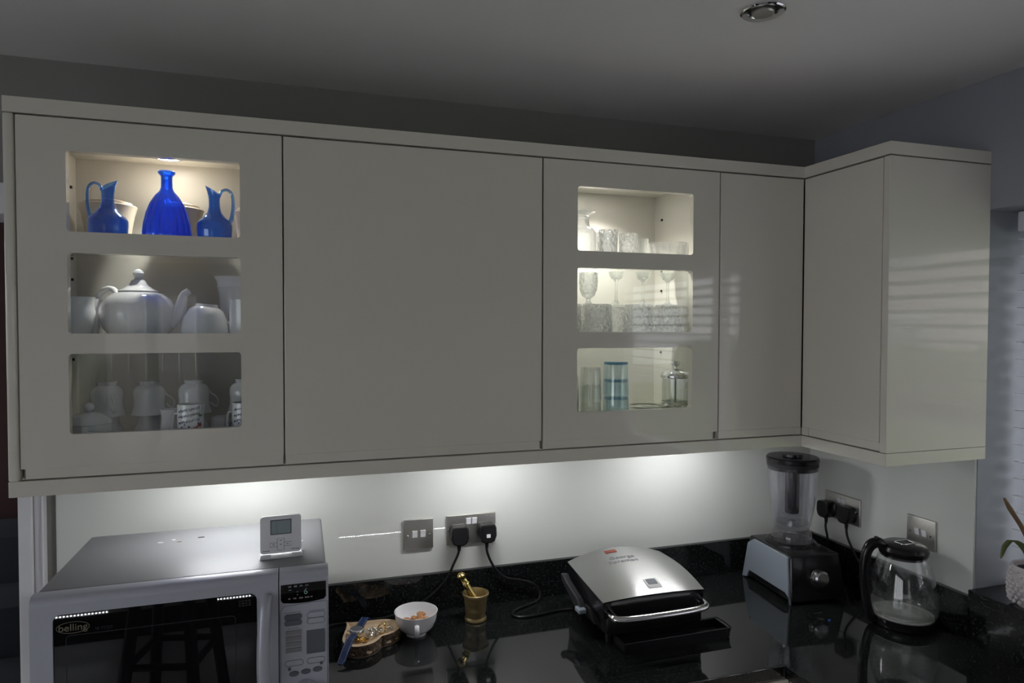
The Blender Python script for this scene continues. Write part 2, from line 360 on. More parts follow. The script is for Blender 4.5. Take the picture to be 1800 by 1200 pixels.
# outside
struct('ground', MB().box(-14, 26, -26, 16, -0.35, -0.12), M_paving, 'pale paving outside')
tag(MB().box(5.5, 11.5, -17, 3, -0.12, -0.10).build('lawn', M_lawn, smooth=0), 'mown lawn outside the window', 'lawn')
bm = bmesh.new(); bmesh.ops.create_grid(bm, x_segments=40, y_segments=14, size=1)
hv = []
mbh = MB()
for i in range(36):
    yy = -17 + i * 0.55
    mbh.ball((12.3 + random.uniform(-.15, .15), yy, 0.55), 0.62, 12, 8, sc=(0.8, 0.8, 1.25 + random.uniform(-.1, .15)))
bm.free()
tag(mbh.build('garden_hedge', M_hedge), 'clipped green hedge seen through the window blind', 'hedge')
fn = thing('added_fence', 'pale board fence added beyond the french door to screen off the sky', 'fence', (-1.0, -8.6, -0.12))  # unseen fence, added so the french door reflects less bright sky
for k in range(24): MB().box(-2.4 + k * 0.2, -2.4 + k * 0.2 + 0.19, -0.012, 0.012, 0.0, 2.6).build('added_fence_board', M_render, fn, 0)
hs = thing('neighbour_house', 'rendered house across the garden, reflected in the cabinet end panel', 'house', (16, -13, -0.12))
MB().box(0, 5, -7, 7, 0, 5).build('house_wall', M_render, hs, 0)
MB().prism([(-0.4, 5), (5.4, 5), (2.5, 7.4)], -7.3, 7.3, 'y').build('house_roof', M_roof, hs, 0)
for yy in (-5, -1.2, 2.6):
    for zz in (0.9, 3.2):
        wn = MB().box(-0.05, 0.02, yy, yy + 1.8, zz, zz + 1.2).build('house_window', M_trim, hs, 0)
        MB().box(-0.07, -0.045, yy + 0.1, yy + 0.85, zz + 0.1, zz + 1.1).build('house_pane', M_lcd, wn, 0)
        MB().box(-0.07, -0.045, yy + 0.95, yy + 1.7, zz + 0.1, zz + 1.1).build('house_pane', M_lcd, wn, 0)

# splashbacks and granite
tag(MB().box(-0.037, XR - 0.006, -0.006, -0.0005, 1.006, 1.40).build('glass_splashback', M_splash, smooth=0), 'long pale green glass splashback along the back wall', 'splashback')
tag(MB().box(XR - 0.006, XR, -0.5895, -0.006, 1.006, 1.40).build('glass_splashback', M_splash, smooth=0), 'short pale green glass splashback on the right wall beside the window', 'splashback')
YF, XF = -0.566, 1.6215     # worktop front edges
mb = MB().prism([(-0.06, YF), (XF, YF), (XF, -2.6), (XR, -2.6), (XR, 0), (-0.06, 0)], ZW - 0.03, ZW, 'z', b=0.002)
tag(mb.build('granite_worktop', M_granite), 'L-shaped polished black granite worktop', 'worktop')
tag(MB().box(-0.037, XR - 0.02, -0.02, 0, ZW, 1.006, 0.0015).build('granite_upstand', M_granite), 'black granite upstand along the back wall', 'upstand')
tag(MB().box(XR - 0.02, XR, -0.5895, -0.02, ZW, 1.006, 0.0015).build('granite_upstand', M_granite), 'black granite upstand on the right wall behind the kettle', 'upstand')
sl = MB().box(XR - 0.022, XR + 0.22, WY1, -0.5895, 1.0, 1.025, 0.0015).build('window_sill', M_granite); tag(sl, 'black granite sill of the window recess', 'window sill')
tag(MB().box(XR - 0.02, XR, -2.6, -0.592, ZW, 1.0, 0.0015).build('granite_upstand', M_granite), 'black granite upstand below the window sill', 'upstand')

# base units under the worktop
def base_unit(x0, x1, lab):
    t = thing('base_cabinet', lab, 'cabinet', ((x0 + x1) / 2, 0, 0)); h = (x1 - x0) / 2
    MB().box(-h, h, -0.52, -0.001, 0.12, ZW - 0.03).build('carcass', M_carc, t, 0)
    MB().box(-h + 0.002, h - 0.002, -0.543, -0.523, 0.14, ZW - 0.05, 0.002).build('door', M_door, t)
    MB().box(-h, h, -0.47, -0.455, 0.0, 0.12).build('plinth', M_door, t, 0)
base_unit(-0.05, 0.55, 'cream base cabinet under the microwave'); base_unit(0.55, 1.05, 'cream base cabinet under the wooden heart dish'); base_unit(1.05, 1.52, 'cream base cabinet left of the worktop corner')
t = thing('corner_base_cabinet', 'cream corner base cabinet below the inner worktop corner', 'cabinet', (0, 0, 0))
MB().box(1.52, XR - 0.001, -0.52, -0.001, 0.0, ZW - 0.03).box(1.68, XR - 0.001, -1.0, -0.52, 0.0, ZW - 0.03).build('carcass', M_carc, t, 0)
MB().box(1.522, 1.655, -0.543, -0.523, 0.14, ZW - 0.05, 0.002).build('door', M_door, t); MB().box(1.655, 1.675, -1.0, -0.546, 0.14, ZW - 0.05, 0.002).build('door', M_door, t)
t = thing('base_cabinet', 'cream base cabinet below the window', 'cabinet', (0, 0, 0))
MB().box(1.68, XR - 0.001, -2.58, -1.001, 0.0, ZW - 0.03).build('carcass', M_carc, t, 0); MB().box(1.655, 1.675, -1.79, -1.004, 0.14, ZW - 0.05, 0.002).build('door', M_door, t); MB().box(1.655, 1.675, -2.58, -1.793, 0.14, ZW - 0.05, 0.002).build('door', M_door, t)

# island opposite with plinth lighting (seen reflected in the splashback)
t = thing('kitchen_island', 'cream kitchen island with dark top opposite the wall cabinets', 'island', (0.68, -3.35, 0))
MB().box(-1.47, 1.47, -0.35, 0.30, 0.18, 0.87, 0.002).build('body', M_door, t); MB().box(-1.51, 1.49, -0.40, 0.36, 0.87, 0.90, 0.002).build('island_top', M_granite, t); MB().box(-1.43, 1.43, -0.30, 0.24, 0, 0.18).build('plinth', M_blackm, t, 0)
t = thing('led_strip', 'row of small bright LEDs along the island plinth', 'LED strip', (0.0, -3.10, 0.0))
MB().box(-0.76, 2.14, -0.008, 0.002, 0.152, 0.168).build('strip_tape', M_white, t, 0)
mb = MB()
for k in range(174):
    x = -0.755 + k / 60
    if not any(a_ <= x <= b_ for a_, b_ in ((-0.76, -0.46), (0.06, 0.25), (0.78, 1.24), (1.45, 1.62), (1.92, 2.14))): continue
    mb.box(x, x + 0.005, 0.002, 0.0035, 0.1575, 0.1625)
ch = mb.build('led_chips', M_ledchip, t, 0); ch['kind'] = 'stuff'
# stool (seen reflected in the oven glass)
t = thing('bar_stool', 'dark wooden bar stool reflected in the microwave door', 'stool', (0.10, -1.62, 0), 0.25)
MB().lathe([(0, 0.80), (0.165, 0.80), (0.172, 0.815), (0.165, 0.83), (0, 0.835)], 32).build('seat', M_stool, t)
for sx in (-1, 1):
    for sy in (-1, 1): MB().tube([(sx * 0.16, sy * 0.16, 0), (sx * 0.085, sy * 0.085, 0.80)], 0.02, 10).build('leg', M_stool, t)
for z in (0.28, 0.56):
    q = 0.16 - 0.075 * z / 0.8
    for a, b in (((-q, -q), (q, -q)), ((q, -q), (q, q)), ((q, q), (-q, q)), ((-q, q), (-q, -q))): MB().tube([(*a, z), (*b, z)], 0.012, 8).build('rung', M_stool, t)

# ================================================================== WALL CABINETS
T = 0.018; YD = -DC + 0.021     # carcass front, behind the doors
def carcass(x0, x1, t, shelves=False):
    mb = MB()
    mb.box(x0, x0 + T, YD, -0.0, ZDB, ZCB - 0.001); mb.box(x1 - T, x1, YD, -0.0, ZDB, ZCB - 0.001)
    mb.box(x0 + T, x1 - T, YD, -0.0, ZDB, ZDB + T); mb.box(x0 + T, x1 - T, YD, -0.0, 2.104, ZCB - 0.001)
    mb.box(x0 + T, x1 - T, -0.016, -0.0, ZDB + T, 2.104)
    mb.build('carcass', M_carc, t, 0)
    if shelves:
        for z in (1.867, 1.664): MB().box(x0 + T + 0.001, x1 - T - 0.001, YD + 0.012, -0.018, z, z + 0.006, 0.0005).build('shelf', G_shelf, t, 0)
        for x in (x0 + T, x1 - T - 0.004):
            for z in (1.864, 1.661, 2.03, 1.815, 1.628):
                for y in (-0.262, -0.06): MB().box(x, x + 0.004, y - 0.003, y + 0.003, z - 0.005, z + 0.001).build('shelf_pin', M_dkgrey, t, 0)
def door(x0, x1, t, holes=None, lip=(0.003, 0.003)):
    zj = ZDB + 0.024
    z0, z1 = zj, ZCB - 0.004
    if holes:
        d = MB().plate(rrect(x0, x1, z0, z1, 0.001, 1), [rrect(*h, 0.007) for h in holes], -DC, -DC + 0.019).build('door', M_door, t, 0.5)
        for h in holes: MB().box(h[0] - 0.004, h[1] + 0.004, -DC + 0.0125, -DC + 0.0165, h[2] - 0.004, h[3] + 0.004).build('glass_pane', G_pane, d, 0)
    else:
        d = MB().box(x0, x1, -DC, -DC + 0.019, z0, z1, 0.0012).build('door', M_door, t)
    MB().box(x0 + lip[0], x1 - lip[1], -DC + 0.0022, -DC + 0.019, ZDB + 0.003, zj, 0.0008).build('handle_lip', M_door, d)
    return d
HZ = [(1.8935, 2.053), (1.6905, 1.8515), (1.489, 1.650)]
c1 = thing('wall_cabinet', 'cream wall cabinet with three glazed openings showing blue jugs and white china', 'cabinet', (0, 0, 0), group='wall cabinets')
carcass(0, X1, c1, True); door(0.002, X1 - 0.0015, c1, [(0.086, 0.406, a, b) for a, b in HZ], (0.007, 0.001))
MB().box(-0.0195, -0.001, -DC - 0.001, 0, ZDB - 0.0005, ZCB - 0.001, 0.004, 3).build('end_panel', M_door, c1)
c2 = thing('wall_cabinet', 'wide cream wall cabinet with a plain solid gloss door', 'cabinet', (0, 0, 0), group='wall cabinets')
carcass(X1, X2, c2); door(X1 + 0.0015, X2 - 0.002, c2, None, (0.001, 0.004))
c3 = thing('wall_cabinet', 'cream wall cabinet with three glazed openings showing clear glassware', 'cabinet', (0, 0, 0), group='wall cabinets')
carcass(X2, X3, c3, True); door(X2 + 0.002, X3 - 0.002, c3, [(1.185, 1.515, a + 0.001, b + 0.001) for a, b in HZ], (0.001, 0.012))
c4 = thing('corner_wall_cabinet', 'cream corner wall cabinet with a door on each leg and a gloss end panel', 'cabinet', (0, 0, 0), group='wall cabinets')
mb = MB()
mb.box(X3 + 0.001, XR, YD, 0, ZDB, ZDB + T).box(X3 + 0.001, XR, YD, 0, ZCB - T, ZCB - 0.001).box(X3 + 0.001, X3 + T, YD, 0, ZDB + T, ZCB - T)
mb.box(XI + 0.021, XR, YO + 0.019, YD, ZDB, ZDB + T).box(XI + 0.021, XR, YO + 0.019, YD, ZCB - T, ZCB - 0.001)
mb.build('carcass', M_carc, c4, 0)
zj = ZDB + 0.024
d = MB().box(X3 + 0.002, XI - 0.002, -DC, -DC + 0.019, zj, ZCB - 0.004, 0.0012).build('door', M_door, c4)
MB().box(X3 + 0.003, XI - 0.028, -DC + 0.0022, -DC + 0.019, ZDB + 0.003, zj, 0.0008).build('handle_lip', M_door, d)
MB().box(XI - 0.027, XI - 0.002, -DC, -DC + 0.019, ZDB + 0.003, zj - 0.0002).build('handle_stop', M_door, d, 0)
d = MB().box(XI, XI + 0.019, YO + 0.0205, -DC - 0.002, zj, ZCB - 0.004, 0.0012).build('door', M_door, c4)
MB().box(XI + 0.0022, XI + 0.019, YO + 0.0205, -DC - 0.028, ZDB + 0.003, zj, 0.0008).build('handle_lip', M_door, d)
MB().box(XI, XI + 0.019, -DC - 0.027, -DC - 0.002, ZDB + 0.003, zj - 0.0002).build('handle_stop', M_door, d, 0)
MB().box(XI, XR, YO, YO + 0.0185, ZDB + 0.001, ZCB - 0.003, 0.0012).build('end_panel', M_door, c4)
# cornice and pelmet: L-shaped boards run round all the cabinets
def lrun(z0, z1, thk, x0=-0.0195):
    return MB().prism([(x0, -DC), (XI, -DC), (XI, YO), (XR, YO), (XR, YO + thk), (XI + thk, YO + thk), (XI + thk, -DC + thk), (x0, -DC + thk)], z0, z1, 'z', b=0.001)
tag(lrun(ZCB, ZCT, 0.05).build('cornice', M_door), 'cream cornice strip along the top of the wall cabinets', 'cornice')
tag(lrun(ZPB, ZDB, 0.02).build('light_pelmet', M_door), 'cream light pelmet along the bottom of the wall cabinets', 'pelmet')
# lamps under and inside the cabinets
for x, lab in ((0.385, 'slim LED bar under the first wall cabinet, above the microwave'), (1.03, 'slim LED bar under the plain wall cabinet, above the double socket'), (1.62, 'slim LED bar under the cabinet joint, above the blender')):
    t = thing('led_bar', lab, 'lamp', (x, -0.185, ZDB), group='under-cabinet lights')
    MB().box(-0.12, 0.12, -0.014, 0.014, -0.010, 0, 0.001).build('housing', M_plate, t); MB().box(-0.11, 0.11, -0.009, 0.009, -0.0115, -0.010).build('diffuser', M_led, t, 0)
for x, y, lab in ((0.233, -0.118, 'round lamp inside the cabinet with blue jugs'), (1.359, -0.140, 'round lamp inside the cabinet of clear glassware')):
    t = thing('cabinet_spotlight', lab, 'lamp', (x, y, 2.104), group='cabinet spotlights')
    MB().lathe([(0.0, -0.001), (0.036, -0.001), (0.040, -0.004), (0.034, -0.006), (0.026, -0.005), (0.0, -0.005)], 40).build('ring', M_chrome, t); MB().lathe([(0, -0.0065), (0.026, -0.0065), (0.026, -0.0052), (0, -0.0052)], 32).build('lens', M_puck, t)
    ld_ = bpy.data.lights.new('spot_beam', 'SPOT'); ld_.energy = PUCK_WATT * (1.0 if x < 1 else 1.7); ld_.color = (1.0, 0.95, 0.87); ld_.spot_size = math.radians(94 if x < 1 else 130); ld_.spot_blend = 0.9; ld_.shadow_soft_size = 0.012
    lo_ = bpy.data.objects.new('spot_beam', ld_); col.objects.link(lo_); lo_.parent = t; lo_.location = (0, 0, -0.010)
# ceiling downlight
t = thing('recessed_downlight', 'round chrome downlight recessed in the ceiling, switched off', 'lamp', (1.408, -0.733, ZC))
MB().lathe([(0.041, 0.0), (0.043, -0.004), (0.040, -0.006), (0.030, -0.004), (0.028, -0.0005), (0.041, 0.0)], 48).build('ring', M_chrome, t)
MB().lathe([(0.0, -0.0003), (0.029, -0.0003), (0.029, -0.0009), (0, -0.0009)], 40).build('recess', M_dkgrey, t)
MB().lathe([(0.0, -0.0095), (0.0195, -0.0085), (0.0215, -0.006), (0.0215, -0.001), (0.0, -0.001)], 36).build('bulb', M_plate, t)
# ================================================================== WORKTOP OBJECTS
# ---- microwave
mw = thing('microwave', 'silver microwave oven standing on the worktop under the first cabinet', 'microwave', (0.3175, -0.27, ZW))
MX, MYF, MH = 0.2605, -0.195, 0.315           # half width, front face, height (local)
cas = MB().box(-MX + 0.003, MX - 0.003, MYF + 0.028, 0.172, 0.014, MH, 0.006, 3).build('casing', M_mwtop, mw)
for sx in (-0.2, 0.2):
    for sy in (-0.12, 0.13): MB().lathe([(0, 0), (0.014, 0), (0.016, 0.014), (0, 0.014)], 16, (sx, sy, 0)).build('foot', M_blackm, mw)
xs = 0.165                                     # joint between door and control panel
def front_slab(x0, x1, name, hole=None):
    # slab with a sloping, rounded top edge
    outer = [(x0, 0.014), (x1, 0.014), (x1, MH - 0.018), (x0, MH - 0.018)]
    mb = MB()
    if hole: mb.plate(outer, [rrect(*hole, 0.014, 6)], MYF, MYF + 0.028)
    else: mb.box(x0, x1, MYF, MYF + 0.028, 0.014, MH - 0.018)
    prof = [(MYF + 0.028, MH - 0.018), (MYF, MH - 0.018), (MYF + 0.001, MH - 0.012), (MYF + 0.004, MH - 0.006), (MYF + 0.010, MH - 0.0015), (MYF + 0.028, MH)]
    mb.prism(prof, x0, x1, 'x')
    return mb.build(name, M_silver, mw, 0.9)
dr = front_slab(-MX, xs - 0.001, 'door', (-MX + 0.036, 0.124, 0.05, 0.279))
MB().box(-MX + 0.034, 0.126, MYF + 0.004, MYF + 0.009, 0.048, 0.281).build('door_glass', G_oven, dr, 0)
# inner lighter viewing window frame, seen as a faint border
MB().plate(rrect(-0.205, 0.085, 0.06, 0.238, 0.008), [rrect(-0.2035, 0.0835, 0.0615, 0.2365, 0.007)], MYF + 0.0037, MYF + 0.004).build('window_border', M_dkgrey, dr, 0)
# vertical bowed handle
hp = [(0.143, MYF + 0.002, 0.268), (0.140, MYF - 0.016, 0.255), (0.137, MYF - 0.026, 0.20), (0.136, MYF - 0.029, 0.15), (0.137, MYF - 0.026, 0.10), (0.140, MYF - 0.016, 0.045), (0.143, MYF + 0.002, 0.032)]
MB().tube(hp, [0.010, 0.0115, 0.012, 0.012, 0.012, 0.0115, 0.010], 14, smooth=6).build('handle', M_silver, dr)
fy = MYF + 0.0038
text_part('maker_lettering', 'belling', 0.0185, M_gold, dr, lambda x, y, h: Vector((x - 0.193, fy - h, y + 0.2515)))
mb = MB(); el = [(-0.193 + 0.0265 * math.cos(2 * PI * k / 40), fy - 0.0003, 0.252 + 0.0105 * math.sin(2 * PI * k / 40)) for k in range(41)]
mb.tube(el, 0.0006, 6, caps=False).build('maker_oval', M_gold, dr)
text_part('model_lettering', '98 TCCZ', 0.0075, M_dkgrey, dr, lambda x, y, h: Vector((x - 0.143, fy - h, y + 0.2445)))
mb = MB()
for k in range(4):
    for q in range(3): mb.box(0.090 + k * 0.006, 0.0945 + k * 0.006, fy - 0.0004, fy, 0.254 + q * 0.0045, 0.257 + q * 0.0045)
mb.build('symbol_grid', M_dkgrey, dr, 0)
pn = front_slab(xs + 0.001, MX, 'control_panel')
yf = MYF - 0.0005
MB().prism([(0.169, 0.2885)] + [(0.2555, 0.2885)] + [(0.2555, 0.258), (0.2515, 0.2525)] + [(0.2515 - 0.0785 * k / 8, 0.2525 - 0.0035 * math.sin(PI * k / 8)) for k in range(1, 8)] + [(0.173, 0.2525), (0.169, 0.258)], yf - 0.0012, yf + 0.001, 'y').build('display', G_oven, pn, 0)
dy = yf - 0.0016
text_part('clock_digit', '6', 0.017, M_digit, pn, lambda x, y, h: Vector((x + 0.2165, dy - h, y + 0.2715)))
text_part('clock_colon', ':', 0.017, M_digit, pn, lambda x, y, h: Vector((x + 0.2005, dy - h, y + 0.2710)))
mb = MB()
for k in range(4): mb.box(0.183 + k * 0.0108, 0.189 + k * 0.0108, dy - 0.0003, dy, 0.2825, 0.2860)
mb.build('display_icons', M_ink, pn, 0)
MB().box(0.1835, 0.1890, dy - 0.0003, dy, 0.2768, 0.2782).build('display_indicator', M_digit, pn, 0)
mb = MB()
for x, w_ in ((0.183, 0.004), (0.1925, 0.006), (0.2035, 0.008), (0.2145, 0.009), (0.2255, 0.004)): mb.box(x, x + w_, dy - 0.0003, dy, 0.2585, 0.2612)
mb.build('display_legend', M_digitr, pn, 0)
# key pad: outline line, pairs of keys, long keys, label panel, round keys
def line_loop(P, name, r=0.0005): MB().tube([(x, yf - 0.0002, z) for x, z in P + [P[0]]], r, 5, caps=False).build(name, M_ink, pn)
line_loop([(0.168, 0.02)] + [(0.168, 0.235), (0.172, 0.242)] + [(0.175 + 0.083 * k / 6, 0.2445 + 0.0035 * math.sin(PI * k / 12)) for k in range(7)] + [(0.258, 0.02)], 'keypad_outline')
def key(x0, x1, z0, z1, r, m, nm='button'): return MB().prism(rrect(x0, x1, z0, z1, r, 4), yf - 0.0012, yf + 0.0005, 'y').build(nm, m, pn, 0)
key(0.175, 0.209, 0.2165, 0.2275, 0.005, M_slate); key(0.175, 0.209, 0.2045, 0.2155, 0.005, M_slate)
for z0 in (0.2155, 0.2035): line_loop(rrect(0.2185, 0.2535, z0, z0 + 0.0115, 0.0055, 4), 'button_outline')
for i in range(4): key(0.1775, 0.208, 0.1855 - i * 0.0118, 0.1945 - i * 0.0118, 0.001, M_mwtop)
key(0.2175, 0.2535, 0.143, 0.1905, 0.001, M_slate, 'guide_panel')
for x0 in (0.1765, 0.2185): line_loop(rrect(x0, x0 + 0.0345, 0.122, 0.1335, 0.0055, 4), 'button_outline')
for x, z in ((0.1845, 0.1165), (0.246, 0.1205)): MB().lathe([(0, 0), (0.0032, 0), (0.0032, 0.0014), (0, 0.0014)], 16).xf(Matrix.Translation((x, yf + 0.0002, z)) @ Matrix.Rotation(PI / 2, 4, 'X')).build('round_button', M_slate, pn)
for x, z in ((0.1930, 0.1060), (0.2160, 0.1075), (0.2385, 0.1090)): MB().prism([(x + 0.0095 * math.cos(a * PI / 10), z + 0.0052 * math.sin(a * PI / 10)) for a in range(20)], yf - 0.0014, yf + 0.0005, 'y').build('oval_button', M_slate, pn, 0)
MB().lathe([(0, 0), (0.024, 0), (0.022, 0.016), (0.019, 0.018), (0, 0.018)], 32).xf(Matrix.Translation((0.214, yf + 0.0002, 0.068)) @ Matrix.Rotation(PI / 2, 4, 'X')).build('dial', M_silver, pn)
mb = MB()
for x0, z0, wd in ((0.176, 0.2305, 0.03), (0.2225, 0.2295, 0.028), (0.181, 0.198, 0.022)):
    q = x0
    while q < x0 + wd:
        l = random.uniform(0.0015, 0.004); mb.box(q, q + l, yf - 0.0003, yf, z0, z0 + 0.0012); q += l + 0.0009
mb.build('panel_print', M_ink, pn, 0)
# crumbs and marks on the top
for x, y, sx, sy, m in ((-0.095, 0.075, 0.010, 0.004, M_white), (-0.055, 0.070, 0.006, 0.004, M_leafb), (-0.012, 0.090, 0.010, 0.004, M_dkgrey), (-0.07, 0.088, 0.006, 0.003, M_white)):
    MB().prism([(x + sx * math.cos(a * PI / 5) * random.uniform(0.5, 1), y + sy * math.sin(a * PI / 5) * random.uniform(0.5, 1)) for a in range(10)], MH, MH + 0.0006).build('crumb', m, mw, 0)

# ---- thermostat on the microwave
th = thing('heating_thermostat', 'small white digital heating thermostat on a stand on the microwave', 'thermostat', (0.4845, -0.362, ZW + MH), 0.03)
tb = MB().prism(rrect(-0.0415, 0.0415, 0, 0.078, 0.007, 5), -0.012, 0.0, 'y', b=0.0012)
Mt = Matrix.Translation((0, 0.0, 0.008)) @ Matrix.Rotation(-0.10, 4, 'X')
tbo = tb.xf(Mt).build('body', M_white, th)
def onth(mb): return mb.xf(Mt)
onth(MB().prism(rrect(-0.021, 0.0215, 0.039, 0.070, 0.001, 2), -0.0128, -0.0118, 'y')).build('screen_bezel', M_slate, tbo, 0)
sc_ = onth(MB().prism(rect(-0.019, 0.0195, 0.041, 0.068), -0.0132, -0.0126, 'y')).build('screen', M_lcd, tbo, 0)
onth(MB().box(-0.0085, -0.0080, -0.0135, -0.0130, 0.041, 0.068)).build('screen_divider', M_slate, tbo, 0)
def kl(P): onth(MB().tube([(x, -0.0122, z) for x, z in P + [P[0]]], 0.0004, 5, caps=False)).build('key_outline', M_ink, tbo)
kl(rect(-0.0075, 0.0065, 0.006, 0.031)); kl(rect(-0.022, -0.0075, 0.014, 0.022)); kl(rect(0.0065, 0.021, 0.014, 0.022))
for x, z in ((-0.015, 0.018), (0.0135, 0.018), (-0.0005, 0.0265), (-0.0005, 0.018)): onth(MB().box(x - 0.002, x + 0.002, -0.0125, -0.0118, z - 0.0007, z + 0.0007)).build('key_mark', M_ink, tbo, 0)
mb = MB(); 
for q in range(4): mb.box(-0.036 + q * 0.0036, -0.0333 + q * 0.0036, -0.0124, -0.0118, 0.0055, 0.0072); mb.box(0.021 + q * 0.0042, 0.0242 + q * 0.0042, -0.0124, -0.0118, 0.0055, 0.0072)
onth(mb).build('small_print', M_ink, tbo, 0)['kind'] = 'stuff'
MB().box(-0.042, 0.043, -0.020, 0.026, 0, 0.004, 0.0015).build('stand_base', M_white, th); MB().box(-0.041, -0.020, -0.020, -0.011, 0.004, 0.008, 0.001).build('stand_lip', M_white, th); MB().box(0.022, 0.043, -0.020, -0.011, 0.004, 0.008, 0.001).build('stand_lip', M_white, th)
MB().prism([(0.008, 0.004), (0.026, 0.004), (0.012, 0.024), (0.006, 0.024)], 0.0415, 0.045, 'x').build('stand_arm', M_white, th, 0)

# ---- wall plates
def screw(x, z, y): return MB().lathe([(0, 0), (0.0035, 0), (0.003, 0.0012), (0, 0.0014)], 16).xf(Matrix.Translation((x, y, z)) @ Matrix.Rotation(PI / 2, 4, 'X'))
def wall_plate(t, wd, rockers, screws, zr=0.0, hr=0.021):
    pl = MB().box(-wd / 2, wd / 2, -0.007, 0, -0.0425, 0.0425, 0.0025, 3).build('plate', M_plate, t)
    for x in rockers:
        MB().box(x - 0.0085, x + 0.0085, -0.008, -0.006, zr - hr / 2 - 0.001, zr + hr / 2 + 0.001).build('rocker_frame', M_plate, t, 0)
        MB().prism([(-0.0075, zr - hr / 2), (-0.0095, zr + 0.001), (-0.0115, zr + hr / 2), (-0.006, zr + hr / 2), (-0.006, zr - hr / 2)], x - 0.007, x + 0.007, 'x').build('switch', M_white, t, 0)
    for x in screws: screw(x, -0.002 if abs(x) < 0.05 else 0, -0.0068).build('screw', M_chrome, t)
    return t
t = thing('light_switch', 'square brushed metal twin switch left of the double socket on the back wall', 'switch', (0.8405, -0.0065, 1.1205)); wall_plate(t, 0.0845, (-0.0105, 0.0125), (-0.031, 0.031))
def dsock(t):
    wall_plate(t, 0.1455, (-0.0085, 0.0085), (-0.066, 0.066), 0.022, 0.02)
t = thing('double_socket', 'brushed metal double socket on the back wall', 'socket', (0.9933, -0.0065, 1.1225)); dsock(t)
t = thing('double_socket', 'dark metal double socket on the right wall behind the blender', 'socket', (XR - 0.0065, -0.155, 1.122), -PI / 2); dsock(t)
t = thing('light_switch', 'square metal twin switch on the right wall above the kettle', 'switch', (XR - 0.0065, -0.4405, 1.128), -PI / 2); wall_plate(t, 0.09, (-0.010, 0.0125), (-0.032, 0.032))

# ---- plugs with cables
def plug_mesh():
    out = [(-0.020, 0.026), (-0.025, 0.018), (-0.026, -0.006), (-0.020, -0.022), (-0.010, -0.027), (0.010, -0.027), (0.020, -0.022), (0.026, -0.006), (0.025, 0.018), (0.020, 0.026)]
    return MB().prism(out, -0.034, -0.0, 'y', b=0.004)
def plug_cord(lab, loc, rz, path, r=0.0036, sticker=False, group=None):
    t = thing('power_cord', lab, 'cable', loc, rz, group)
    p_ = plug_mesh().build('plug', M_black, t)
    MB().tube([(0, -0.016, -0.024), (0, -0.0165, -0.045)], [0.0065, 0.0045], 10).build('strain_relief', M_blackm, t)
    Mi = (Matrix.Translation(loc) @ Matrix.Rotation(rz, 4, 'Z')).inverted()
    MB().tube([(0, -0.016, -0.035)] + [tuple(Mi @ Vector(q)) for q in path], r, 10, smooth=8).build('cable', M_blackm, t)
    if sticker: MB().box(-0.005, 0.006, -0.0346, -0.0340, -0.010, 0.000).build('sticker', M_white, p_, 0)
    return t
plug_cord('black plug and cable hanging from the left of the back wall double socket', (0.953, -0.0145, 1.113), 0,
          [(0.950, -0.034, 1.062), (0.938, -0.032, 1.035), (0.915, -0.030, 0.990), (0.872, -0.030, 0.950), (0.820, -0.032, 0.922), (0.760, -0.034, 0.9075), (0.68, -0.034, 0.9045), (0.61, -0.034, 0.9045), (0.55, -0.050, 0.9045)])
plug_cord('black plug with white sticker, its cable curling to the grill', (1.0345, -0.0145, 1.113), 0,
          [(1.034, -0.035, 1.060), (1.045, -0.036, 1.030), (1.064, -0.034, 1.000), (1.095, -0.032, 0.975), (1.135, -0.034, 0.965), (1.175, -0.036, 0.950), (1.192, -0.040, 0.925), (1.185, -0.052, 0.908), (1.155, -0.066, 0.9045), (1.105, -0.090, 0.9045), (1.085, -0.118, 0.9045), (1.105, -0.140, 0.9045), (1.16, -0.140, 0.9045), (1.22, -0.130, 0.9045), (1.258, -0.135, 0.9045)], sticker=True)
plug_cord('black round-faced plug on the right wall, its cable dropping behind the blender', (XR - 0.0145, -0.108, 1.108), -PI / 2,
          [(XR - 0.036, -0.112, 1.05), (XR - 0.034, -0.118, 1.02), (XR - 0.034, -0.122, 0.98), (XR - 0.034, -0.120, 0.93), (XR - 0.040, -0.118, 0.905), (XR - 0.08, -0.13, 0.9045)])
plug_cord('black plug on the right wall, its cable running down to the kettle', (XR - 0.0145, -0.193, 1.112), -PI / 2,
          [(XR - 0.036, -0.200, 1.056), (XR - 0.036, -0.212, 1.03), (XR - 0.034, -0.245, 0.985), (XR - 0.034, -0.285, 0.950), (XR - 0.034, -0.32, 0.915), (XR - 0.040, -0.345, 0.9045), (XR - 0.06, -0.38, 0.9045)])

